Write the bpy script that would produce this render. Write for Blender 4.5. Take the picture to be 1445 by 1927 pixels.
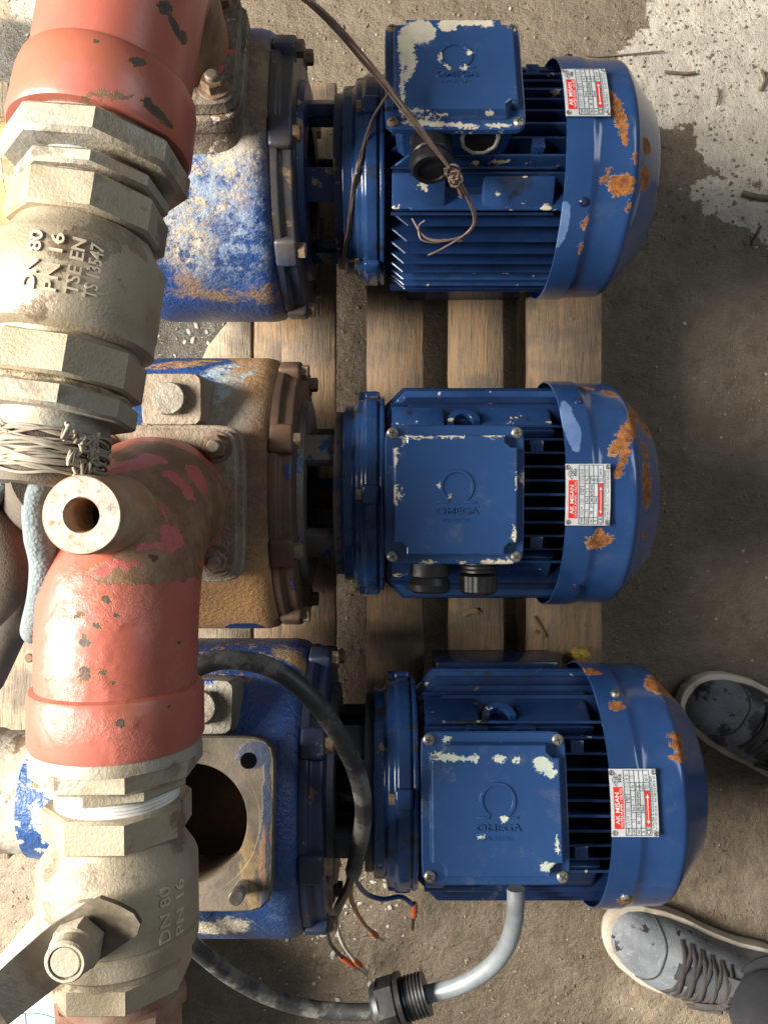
import bpy, bmesh, math, random
from mathutils import Vector, Matrix, noise as mnoise
from mathutils.bvhtree import BVHTree

R = math.radians
sc = bpy.context.scene
for o in list(bpy.data.objects):
    bpy.data.objects.remove(o)

# ------------------------------------------------------------------ camera
CAM = Vector((0, 0, 1.15))
F, CX, CY = 1447.0, 722.5, 963.5          # focal length and centre in photograph pixels
cd = bpy.data.cameras.new('camera')
cd.sensor_fit = 'VERTICAL'; cd.sensor_height = 24.0; cd.lens = 24.0 * F / 1927.0
cd.clip_start = 0.02; cd.clip_end = 60
cam = bpy.data.objects.new('camera', cd); sc.collection.objects.link(cam)
cam.location = CAM; cam.rotation_euler = (0, 0, 0)
sc.camera = cam

# ------------------------------------------------------------------ light
w = bpy.data.worlds.new('World'); sc.world = w; w.use_nodes = True
bg = w.node_tree.nodes['Background']
bg.inputs[0].default_value = (0.86, 0.93, 1.0, 1); bg.inputs[1].default_value = 0.145
ld = bpy.data.lights.new('daylight_opening', 'AREA')
ld.shape = 'RECTANGLE'; ld.size = 1.5; ld.size_y = 2.0; ld.energy = 600; ld.color = (1.0, 0.945, 0.86)
lo = bpy.data.objects.new('daylight_opening', ld); sc.collection.objects.link(lo)
lo.location = (-2.8, 0.10, 2.15)
lo.rotation_euler = (Vector((0, 0, 0.3)) - lo.location).to_track_quat('-Z', 'Y').to_euler()
ld2 = bpy.data.lights.new('far_opening', 'AREA')
ld2.shape = 'RECTANGLE'; ld2.size = 1.6; ld2.size_y = 0.9; ld2.energy = 24; ld2.color = (0.84, 0.92, 1.0)
lo2 = bpy.data.objects.new('far_opening', ld2); sc.collection.objects.link(lo2)
lo2.location = (2.3, 1.3, 2.6)
lo2.rotation_euler = (Vector((0, 0, 0.3)) - lo2.location).to_track_quat('-Z', 'Y').to_euler()
sc.view_settings.view_transform = 'Standard'; sc.view_settings.look = 'None'
sc.view_settings.exposure = 0.0; sc.view_settings.gamma = 1.0
sc.view_settings.use_curve_mapping = False

# ------------------------------------------------------------------ helpers
def P(px, py, d):
    """photograph pixel + distance below the camera -> world point"""
    return Vector(((px - CX) / F * d, (CY - py) / F * d, CAM.z - d))

def link(o):
    sc.collection.objects.link(o); return o

def empty(name, loc, label=None, cat=None, group=None):
    o = bpy.data.objects.new(name, None); link(o); o.location = loc
    o.empty_display_size = 0.05
    tag(o, label, cat, group); return o

def tag(o, label=None, cat=None, group=None, kind=None):
    if label: o['label'] = label
    if cat: o['category'] = cat
    if group: o['group'] = group
    if kind: o['kind'] = kind
    return o

def frame(o, d, ref=(0, 0, 1)):
    d = Vector(d).normalized(); ref = Vector(ref)
    u = ref.cross(d)
    if u.length < 1e-5: u = Vector((1, 0, 0)).cross(d)
    u.normalize(); v = d.cross(u)
    m = Matrix((u, v, d)).transposed().to_4x4()
    m.translation = Vector(o); return m

def spline(pts, n=8):
    pts = [Vector(p) for p in pts]; out = []
    q = [pts[0] * 2 - pts[1]] + pts + [pts[-1] * 2 - pts[-2]]
    for i in range(1, len(q) - 2):
        a, b, c, d = q[i - 1], q[i], q[i + 1], q[i + 2]
        for k in range(n):
            t = k / n
            out.append(0.5 * ((2 * b) + (c - a) * t + (2 * a - 5 * b + 4 * c - d) * t * t + (3 * b - a - 3 * c + d) * t ** 3))
    out.append(pts[-1]); return out

def rp(prof, r=0.0015, n=3):
    out = [prof[0]]
    for i in range(1, len(prof) - 1):
        a, b, c = Vector(prof[i - 1]), Vector(prof[i]), Vector(prof[i + 1])
        l1, l2 = (a - b).length, (c - b).length
        if l1 < 1e-6 or l2 < 1e-6: out.append(prof[i]); continue
        t = min(r, l1 * 0.45, l2 * 0.45); p, q = b + (a - b) * t / l1, b + (c - b) * t / l2
        for k in range(n + 1):
            u = k / n; v = p * (1 - u) ** 2 + b * 2 * u * (1 - u) + q * u * u; out.append((v.x, v.y))
    out.append(prof[-1]); return out

class MB:
    def __init__(s): s.v = []; s.f = []
    def add(s, vs, fs, M=None):
        b = len(s.v)
        s.v += [tuple(M @ Vector(p)) if M else tuple(p) for p in vs]
        s.f += [tuple(b + i for i in f) for f in fs]
        return s
    def lathe(s, prof, M, segs=48, phase=0.0, caps=(True, True), rf=None, a0=0, a1=None):
        full = a1 is None
        n = segs if full else segs + 1
        vs, fs = [], []
        for (x, r) in prof:
            for k in range(n):
                t = phase + (2 * math.pi * k / segs if full else a0 + (a1 - a0) * k / segs)
                rr = r * (rf(t, x) if rf else 1)
                vs.append((rr * math.cos(t), rr * math.sin(t), x))
        for i in range(len(prof) - 1):
            for k in range(segs):
                k2 = (k + 1) % n if full else k + 1
                fs.append((i * n + k, i * n + k2, (i + 1) * n + k2, (i + 1) * n + k))
        if full:
            if caps[0]: fs.append(tuple(reversed(range(n))))
            if caps[1]: fs.append(tuple((len(prof) - 1) * n + k for k in range(n)))
        return s.add(vs, fs, M)
    def box(s, M, size, bev=0.0, seg=2):
        bm = bmesh.new(); bmesh.ops.create_cube(bm, size=1)
        for v in bm.verts: v.co = Vector((v.co.x * size[0], v.co.y * size[1], v.co.z * size[2]))
        if bev: bmesh.ops.bevel(bm, geom=bm.edges[:], offset=bev, segments=seg, profile=0.5, affect='EDGES')
        bm.verts.index_update()
        vs = [v.co.copy() for v in bm.verts]; fs = [[v.index for v in f.verts] for f in bm.faces]
        bm.free(); return s.add(vs, fs, M)
    def loft(s, rings, M=None, cap=(True, True), close=True):
        n = len(rings[0]); vs = [p for r in rings for p in r]; fs = []
        for i in range(len(rings) - 1):
            for k in range(n if close else n - 1):
                k2 = (k + 1) % n
                fs.append((i * n + k, i * n + k2, (i + 1) * n + k2, (i + 1) * n + k))
        if cap[0]: fs.append(tuple(reversed(range(n))))
        if cap[1]: fs.append(tuple((len(rings) - 1) * n + k for k in range(n)))
        return s.add(vs, fs, M)
    def tube(s, path, rad, segs=10, flat=1.0, cap=True):
        path = [Vector(p) for p in path]; n = len(path)
        u = None; rings = []
        for i, p in enumerate(path):
            t = (path[min(i + 1, n - 1)] - path[max(i - 1, 0)]).normalized()
            if u is None:
                u = t.cross(Vector((0, 0, 1)))
                if u.length < 1e-4: u = Vector((1, 0, 0))
            u = (u - t * u.dot(t)).normalized(); v = t.cross(u)
            r = rad[i] if isinstance(rad, (list, tuple)) else (rad(i / (n - 1)) if callable(rad) else rad)
            rings.append([p + u * (r * math.cos(a)) + v * (r * flat * math.sin(a)) for a in [2 * math.pi * k / segs for k in range(segs)]])
        return s.loft(rings, None, (cap, cap))
    def build(s, name, mat, parent=None, smooth=35, loc=None):
        """verts are in parent-local space (parents are never rotated)"""
        me = bpy.data.meshes.new(name); me.from_pydata(s.v, [], s.f)
        bm = bmesh.new(); bm.from_mesh(me); bmesh.ops.recalc_face_normals(bm, faces=bm.faces[:]); bm.to_mesh(me); bm.free()
        if smooth:
            me.polygons.foreach_set('use_smooth', [True] * len(me.polygons))
            me.set_sharp_from_angle(angle=R(smooth))
        if mat: me.materials.append(mat)
        o = bpy.data.objects.new(name, me); link(o)
        if parent: o.parent = parent
        if loc is not None: o.location = loc
        return o

# ---- text
_tc = {}
def text_geo(body, ext=0.0, bold=0.0):
    k = (body, ext, bold)
    if k not in _tc:
        c = bpy.data.curves.new('t', 'FONT'); c.body = body; c.size = 1; c.extrude = ext; c.offset = bold
        c.align_x = 'CENTER'; c.align_y = 'CENTER'; c.resolution_u = 3
        o = bpy.data.objects.new('t', c); link(o)
        dg = bpy.context.evaluated_depsgraph_get(); dg.update()
        me = bpy.data.meshes.new_from_object(o.evaluated_get(dg))
        _tc[k] = ([v.co.copy() for v in me.vertices], [tuple(p.vertices) for p in me.polygons])
        bpy.data.meshes.remove(me); bpy.data.objects.remove(o); bpy.data.curves.remove(c)
    return _tc[k]
def put_text(mb, body, fn, cx, cy, size, ext=0.0, rot=0, width=None, bold=0.0, z=0.0):
    vs, fs = text_geo(body, ext / size if size else 0, bold)
    if not vs: return
    xs = [p.x for p in vs]; w0 = max(xs) - min(xs); ys = [p.y for p in vs]
    mx, my = (max(xs) + min(xs)) / 2, (max(ys) + min(ys)) / 2
    kx = size if width is None else width / w0
    ca, sa = math.cos(rot), math.sin(rot); out = []
    for p in vs:
        x, y = (p.x - mx) * kx, (p.y - my) * size
        out.append(fn(cx + x * ca - y * sa, cy + x * sa + y * ca, z + p.z * size))
    mb.add(out, fs)

# ---- materials
def nodes(name):
    m = bpy.data.materials.new(name); m.use_nodes = True
    nt = m.node_tree; b = nt.nodes['Principled BSDF']
    return m, nt, b
def mathn(nt, op, a, b=None, c=None, clamp=False):
    n = nt.nodes.new('ShaderNodeMath'); n.operation = op; n.use_clamp = clamp
    for i, x in enumerate((a, b, c)):
        if x is None: continue
        if isinstance(x, (int, float)): n.inputs[i].default_value = x
        else: nt.links.new(x, n.inputs[i])
    return n.outputs[0]
def mix(nt, f, a, b, mode='MIX'):
    n = nt.nodes.new('ShaderNodeMix'); n.data_type = 'RGBA'; n.blend_type = mode
    for s, x in ((0, f), (6, a), (7, b)):
        if isinstance(x, (int, float)): n.inputs[s].default_value = x
        elif isinstance(x, tuple): n.inputs[s].default_value = (*x[:3], 1)
        else: nt.links.new(x, n.inputs[s])
    return n.outputs[2]
def mixf(nt, f, a, b):
    n = nt.nodes.new('ShaderNodeMix'); n.data_type = 'FLOAT'
    for s, x in ((0, f), (2, a), (3, b)):
        if isinstance(x, (int, float)): n.inputs[s].default_value = x
        else: nt.links.new(x, n.inputs[s])
    return n.outputs[0]
def noi(nt, vec, scale, detail=4, rough=0.55, color=False):
    n = nt.nodes.new('ShaderNodeTexNoise'); n.inputs['Scale'].default_value = scale
    n.inputs['Detail'].default_value = detail; n.inputs['Roughness'].default_value = rough
    nt.links.new(vec, n.inputs['Vector']); return n.outputs[1 if color else 0]
def ramp(nt, f, lo, hi):
    n = nt.nodes.new('ShaderNodeMapRange'); n.interpolation_type = 'SMOOTHSTEP'
    n.inputs[1].default_value = lo; n.inputs[2].default_value = hi
    nt.links.new(f, n.inputs[0]); return n.outputs[0]
def coords(nt, scale=None):
    n = nt.nodes.new('ShaderNodeTexCoord').outputs['Object']
    if scale:
        m = nt.nodes.new('ShaderNodeMapping'); m.inputs['Scale'].default_value = scale
        nt.links.new(n, m.inputs[0]); return m.outputs[0]
    return n
def bumpn(nt, h, strength, dist, prev=None):
    n = nt.nodes.new('ShaderNodeBump'); n.inputs['Strength'].default_value = strength; n.inputs['Distance'].default_value = dist
    nt.links.new(h, n.inputs['Height'])
    if prev: nt.links.new(prev, n.inputs['Normal'])
    return n.outputs[0]

def layered(name, c1, c2, vscale=12, rough=0.35, layers=(), bump=(120, 0.15, 0.001), metal=0.0, dust=None, spec=0.5, fine=None, coat=0.0, rvar=0.1):
    """painted / rusty metal: base of two tones, then wear layers with shapes of their own.
    layer: dict(blobs=[(c,u,v,n,a,b)], c=(tone1,tone2), s=noise scale, amp=edge distortion m, soft, rough, ring, h=height, speck=(scale,lo,hi))"""
    m, nt, b = nodes(name); co = coords(nt)
    n1 = noi(nt, co, vscale, 5, 0.6)
    col = mix(nt, ramp(nt, n1, 0.35, 0.68), c1, c2)
    if fine:
        col = mix(nt, mathn(nt, 'MULTIPLY', ramp(nt, noi(nt, co, fine[0], 3, 0.6), fine[2], fine[3]), fine[1]), col, fine[4])
    rg = mathn(nt, 'ADD', mathn(nt, 'MULTIPLY', mathn(nt, 'SUBTRACT', noi(nt, co, vscale * 3.1, 4), 0.5), rvar * 2), rough)
    nrm = bumpn(nt, noi(nt, co, bump[0], 4, 0.6), bump[1], bump[2])
    for L in layers:
        if not L['blobs'] and 'lo' not in L: continue
        s = L.get('s', 60); amp = L.get('amp', 0.006); soft = L.get('soft', 0.08)
        cn = noi(nt, co, s, L.get('det', 6), 0.72, True)
        vm = nt.nodes.new('ShaderNodeVectorMath'); vm.operation = 'MULTIPLY_ADD'
        nt.links.new(cn, vm.inputs[0]); vm.inputs[1].default_value = (2 * amp,) * 3; vm.inputs[2].default_value = (-amp,) * 3
        va = nt.nodes.new('ShaderNodeVectorMath'); nt.links.new(co, va.inputs[0]); nt.links.new(vm.outputs[0], va.inputs[1])
        d = None
        for (c, u, v, n, a, bb) in L['blobs']:
            mp = nt.nodes.new('ShaderNodeMapping'); mp.vector_type = 'TEXTURE'
            mp.inputs['Location'].default_value = c
            mp.inputs['Rotation'].default_value = Matrix((u, v, n)).transposed().to_euler()
            mp.inputs['Scale'].default_value = (a, bb, 0.035)
            nt.links.new(va.outputs[0], mp.inputs[0])
            ln = nt.nodes.new('ShaderNodeVectorMath'); ln.operation = 'LENGTH'; nt.links.new(mp.outputs[0], ln.inputs[0])
            d = ln.outputs['Value'] if d is None else mathn(nt, 'MINIMUM', d, ln.outputs['Value'])
        if d is None:
            mask = ramp(nt, cn_f(nt, co, L), L['lo'], L['hi'])
        else:
            mask = mathn(nt, 'SUBTRACT', 1.0, ramp(nt, d, 1 - soft, 1 + soft))
        if 'speck' in L:
            k = L['speck']
            mask = mathn(nt, 'MULTIPLY', mask, ramp(nt, noi(nt, co, k[0], 9, 0.78), k[1], k[2]))
        lc = mix(nt, ramp(nt, noi(nt, co, L.get('cs', 90), 5, 0.7), 0.38, 0.64), *L['c'])
        if L.get('ring') and d is not None:
            rm = mathn(nt, 'SUBTRACT', 1.0, ramp(nt, d, 1.0, 1.0 + L.get('rw', 0.16)))
            col = mix(nt, rm, col, L['ring'])
        col = mix(nt, mask, col, lc)
        rg = mixf(nt, mask, rg, L.get('rough', 0.8))
        hh = mathn(nt, 'ADD', mathn(nt, 'MULTIPLY', mask, L.get('h', -0.4)), mathn(nt, 'MULTIPLY', mask, mathn(nt, 'MULTIPLY', noi(nt, co, L.get('cs', 90) * 3, 4, 0.7), L.get('grain', 0.5))))
        nrm = bumpn(nt, hh, 0.6, 0.0012, nrm)
    if dust:
        dn = ramp(nt, noi(nt, co, dust[1], 6, 0.7), dust[2], dust[3])
        dm = mathn(nt, 'MULTIPLY', dn, dust[4])
        col = mix(nt, dm, col, dust[0]); rg = mixf(nt, dm, rg, 0.85)
    nt.links.new(col, b.inputs['Base Color']); nt.links.new(rg, b.inputs['Roughness']); nt.links.new(nrm, b.inputs['Normal'])
    b.inputs['Metallic'].default_value = metal; b.inputs['Specular IOR Level'].default_value = spec
    b.inputs['Coat Weight'].default_value = coat
    return m
def cn_f(nt, co, L): return noi(nt, co, L.get('s', 60), L.get('det', 5), 0.65)

class Caster:
    """turns photograph pixels into shapes lying on a built surface"""
    def __init__(s, objs):
        v, f = [], []
        for o in (objs if isinstance(objs, (list, tuple)) else [objs]):
            b = len(v); v += [tuple(p.co) for p in o.data.vertices]; f += [[b + i for i in p.vertices] for p in o.data.polygons]
            s.off = Vector((0, 0, 0)); q = o
            while q: s.off = s.off + q.location; q = q.parent
        s.t = BVHTree.FromPolygons(v, f)
    def hit(s, px, py):
        d = P(px, py, 1) - CAM
        return s.t.ray_cast(CAM - s.off, d.normalized())
    def blobs(s, lst):
        out = []
        for (px, py, a, b, ang) in lst:
            h, n, i, dist = s.hit(px, py)
            if h is None: continue
            depth = CAM.z - (h.z + s.off.z); k = depth / F
            if n.z < 0: n = -n
            vd = (CAM - s.off - h).normalized()
            res = []
            for t in (ang, ang + 90):
                e = Vector((math.cos(R(t)), math.sin(R(t)), 0))
                # slide the image direction along the ray onto the tangent plane
                e2 = e - vd * (e.dot(n) / max(0.25, vd.dot(n)))
                e2 -= n * e2.dot(n)
                res.append(e2)
            u = res[0]; la = u.length * a * k; u = u.normalized()
            v = n.cross(u); lb = max(0.0005, abs(res[1].dot(v)) * b * k)
            out.append((h.copy(), u, v, n.copy(), max(la, 0.0005), lb))
        return out

BLUE1, BLUE2 = (0.014, 0.043, 0.130), (0.022, 0.064, 0.185)
CREAM = ((0.62, 0.55, 0.42), (0.50, 0.46, 0.36))
RUST = ((0.115, 0.040, 0.014), (0.36, 0.125, 0.022))
DUST = (0.30, 0.25, 0.18)
RING = (0.55, 0.30, 0.11)

def simple(name, c1, c2=None, rough=0.5, metal=0.0, vs=30, bump=(200, 0.15, 0.0008), spec=0.5, dust=None, fine=None):
    return layered(name, c1, c2 or tuple(x * 0.7 for x in c1), vs, rough, (), bump, metal, dust, spec, fine)

M = {}
M['fin'] = layered('fin_blue_paint', (0.009, 0.026, 0.085), (0.006, 0.016, 0.055), 18, 0.24, [dict(blobs=[], s=38, lo=0.66, hi=0.70, c=((0.05, 0.045, 0.04), (0.10, 0.085, 0.06)), rough=0.85, h=0.2)], bump=(160, 0.12, 0.0006))
M['fin_chipped'] = layered('fin_blue_chipped', BLUE1, BLUE2, 18, 0.20, [dict(blobs=[], s=16, det=8, lo=0.53, hi=0.64, c=((0.010, 0.012, 0.020), (0.03, 0.026, 0.022)), rough=0.5, h=0.05, grain=0.2), dict(blobs=[], s=55, lo=0.62, hi=0.635, c=CREAM, rough=0.7)], bump=(160, 0.1, 0.0006))
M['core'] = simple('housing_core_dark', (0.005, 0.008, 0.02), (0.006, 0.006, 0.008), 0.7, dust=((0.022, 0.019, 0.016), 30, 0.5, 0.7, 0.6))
M['shield'] = layered('end_shield_blue', BLUE1, BLUE2, 20, 0.16, [dict(blobs=[], s=20, det=8, lo=0.55, hi=0.66, c=((0.012, 0.013, 0.018), (0.035, 0.030, 0.025)), rough=0.6, h=0.05, grain=0.2), dict(blobs=[], s=34, det=8, lo=0.655, hi=0.67, c=((0.30, 0.24, 0.15), (0.10, 0.07, 0.045)), rough=0.85)], bump=(55, 0.3, 0.0012))
M['black'] = simple('black_nylon', (0.010, 0.010, 0.011), (0.022, 0.022, 0.022), 0.38, bump=(120, 0.1, 0.0004), dust=((0.14, 0.12, 0.09), 40, 0.55, 0.75, 0.4))
M['steel'] = simple('zinc_screw', (0.46, 0.45, 0.42), (0.25, 0.22, 0.18), 0.38, 0.75, 90)
M['rustbolt'] = simple('rusty_bolt', (0.13, 0.072, 0.038), (0.21, 0.15, 0.10), 0.75, 0.1, 120, (260, 0.5, 0.001))
M['dirtbolt'] = simple('dirty_bolt', (0.33, 0.28, 0.21), (0.20, 0.15, 0.10), 0.6, 0.3, 90, (260, 0.4, 0.001))
M['plug'] = simple('dirty_plug', (0.21, 0.185, 0.14), (0.12, 0.10, 0.075), 0.55, 0.2, 60, (240, 0.7, 0.0016))
M['slot'] = simple('screw_recess', (0.03, 0.025, 0.02), None, 0.7)
M['void'] = simple('black_void', (0.003, 0.003, 0.003), None, 1.0, spec=0.0)
M['hole'] = simple('dark_bore', (0.030, 0.018, 0.012), (0.05, 0.025, 0.014), 0.8, bump=(60, 0.4, 0.002))
M['plate'] = simple('aluminium_label', (0.66, 0.68, 0.70), (0.52, 0.54, 0.55), 0.42, 0.25, 25, (300, 0.08, 0.0003), dust=((0.33, 0.28, 0.2), 60, 0.56, 0.72, 0.6))
M['red'] = simple('label_red', (0.62, 0.020, 0.018), (0.55, 0.03, 0.02), 0.45)
M['ink'] = simple('label_ink', (0.018, 0.022, 0.03), None, 0.5)
M['teal_ink'] = simple('label_grid', (0.045, 0.075, 0.085), None, 0.5)
M['white_ink'] = simple('label_white', (0.82, 0.80, 0.76), None, 0.5)
M['scratch'] = simple('engraved_grey', (0.30, 0.31, 0.32), None, 0.5)
M['brass'] = layered('dusty_nickel_brass', (0.30, 0.24, 0.155), (0.39, 0.33, 0.235), 12, 0.44, [dict(blobs=[], s=13, det=9, lo=0.53, hi=0.555, c=((0.15, 0.105, 0.066), (0.22, 0.165, 0.11)), rough=0.4, h=-0.1, grain=0.2)], (420, 0.5, 0.0010), 0.25, ((0.43, 0.375, 0.28), 9, 0.45, 0.66, 0.5))
M['zinc'] = layered('galvanised_iron', (0.28, 0.28, 0.25), (0.37, 0.36, 0.32), 22, 0.5, [], (260, 0.6, 0.0012), 0.3, ((0.37, 0.305, 0.21), 16, 0.36, 0.62, 0.85), fine=(34, 0.8, 0.56, 0.64, (0.11, 0.09, 0.065)))
M['worn_brass'] = simple('rubbed_brass', (0.56, 0.49, 0.37), (0.44, 0.37, 0.27), 0.5, 0.1, 60, (300, 0.3, 0.0006))
M['teflon'] = simple('thread_tape', (0.78, 0.77, 0.74), (0.6, 0.58, 0.54), 0.5, bump=(40, 0.4, 0.001))
M['wire_dusty'] = simple('dusty_wire', (0.36, 0.31, 0.24), (0.22, 0.18, 0.135), 0.8, 0, 60)
M['copper'] = simple('brown_wire', (0.17, 0.105, 0.08), (0.24, 0.17, 0.13), 0.5, 0.1, 60)
M['cable'] = simple('rubber_sheath', (0.020, 0.021, 0.022), (0.034, 0.034, 0.034), 0.5, 0, 40, (200, 0.25, 0.0006), dust=((0.22, 0.21, 0.18), 22, 0.46, 0.62, 0.65))
M['cable_grey'] = simple('grey_conduit', (0.30, 0.33, 0.35), (0.22, 0.24, 0.25), 0.40, 0.3, 40, (200, 0.2, 0.0005))
M['ferrule'] = simple('red_ferrule', (0.48, 0.10, 0.035), None, 0.5)
M['w_blue'] = simple('blue_insulation', (0.015, 0.10, 0.33), None, 0.4)
M['w_white'] = simple('white_insulation', (0.50, 0.47, 0.42), None, 0.5)
M['w_brown'] = simple('brown_insulation', (0.36, 0.17, 0.09), None, 0.5)
M['w_black'] = simple('black_insulation', (0.02, 0.02, 0.02), None, 0.45)
M['silicone'] = simple('dried_sealant', (0.62, 0.58, 0.48), None, 0.6)

def canvas_mat(name, c1, c2, s):
    m, nt, b = nodes(name); co = coords(nt)
    n = nt.nodes.new('ShaderNodeTexVoronoi'); n.inputs['Scale'].default_value = s; nt.links.new(co, n.inputs['Vector'])
    col = mix(nt, ramp(nt, noi(nt, co, 14, 6, 0.7), 0.35, 0.65), c1, c2)
    col = mix(nt, mathn(nt, 'MULTIPLY', ramp(nt, n.outputs[0], 0.2, 0.65), 0.45), col, tuple(x * 0.45 for x in c1))
    nt.links.new(col, b.inputs['Base Color']); b.inputs['Roughness'].default_value = 0.9
    nt.links.new(bumpn(nt, noi(nt, co, 30, 5, 0.6), 0.5, 0.006, bumpn(nt, n.outputs[0], 0.7, -0.35 / s)), b.inputs['Normal']); return m
M['braid'] = canvas_mat('braided_hose_edge', (0.21, 0.25, 0.26), (0.15, 0.175, 0.18), 380)
M['canvas'] = canvas_mat('dusty_canvas', (0.15, 0.12, 0.088), (0.09, 0.072, 0.052), 900)

def wood_mat(name, c1, c2, c3, wet=0.0):
    m, nt, b = nodes(name)
    oi = nt.nodes.new('ShaderNodeObjectInfo')
    tc = nt.nodes.new('ShaderNodeTexCoord')
    va = nt.nodes.new('ShaderNodeVectorMath'); va.operation = 'MULTIPLY_ADD'
    nt.links.new(oi.outputs['Random'], va.inputs[0]); va.inputs[1].default_value = (3, 7, 5); nt.links.new(tc.outputs['Object'], va.inputs[2])
    mp = nt.nodes.new('ShaderNodeMapping'); mp.inputs['Scale'].default_value = (1, 0.07, 1); nt.links.new(va.outputs[0], mp.inputs[0])
    g = noi(nt, mp.outputs[0], 420, 6, 0.7); g2 = noi(nt, mp.outputs[0], 75, 6, 0.65)
    blot = noi(nt, va.outputs[0], 14, 5, 0.65)
    col = mix(nt, ramp(nt, g2, 0.36, 0.64), c1, c2)
    col = mix(nt, mathn(nt, 'MULTIPLY', ramp(nt, g, 0.50, 0.66), 0.75), col, c3)
    col = mix(nt, mathn(nt, 'MULTIPLY', ramp(nt, blot, 0.42, 0.64), 0.75), col, (0.100, 0.080, 0.060))
    col = mix(nt, mathn(nt, 'MULTIPLY', oi.outputs['Random'], 0.22), col, (0.20, 0.15, 0.10))
    nt.links.new(col, b.inputs['Base Color'])
    nt.links.new(mathn(nt, 'ADD', mathn(nt, 'MULTIPLY', blot, -0.6), 1.0), b.inputs['Roughness'])
    nn = bumpn(nt, g, 1.0, 0.0020); nn = bumpn(nt, g2, 0.6, 0.003, nn); nn = bumpn(nt, noi(nt, va.outputs[0], 160, 6, 0.75), 0.5, 0.0018, nn)
    nt.links.new(nn, b.inputs['Normal']); return m
M['wood'] = wood_mat('weathered_pallet_wood', (0.33, 0.205, 0.105), (0.215, 0.150, 0.093), (0.105, 0.070, 0.042))
M['wood_pale'] = wood_mat('pale_weathered_wood', (0.43, 0.345, 0.235), (0.35, 0.28, 0.19), (0.20, 0.15, 0.10))

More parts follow.
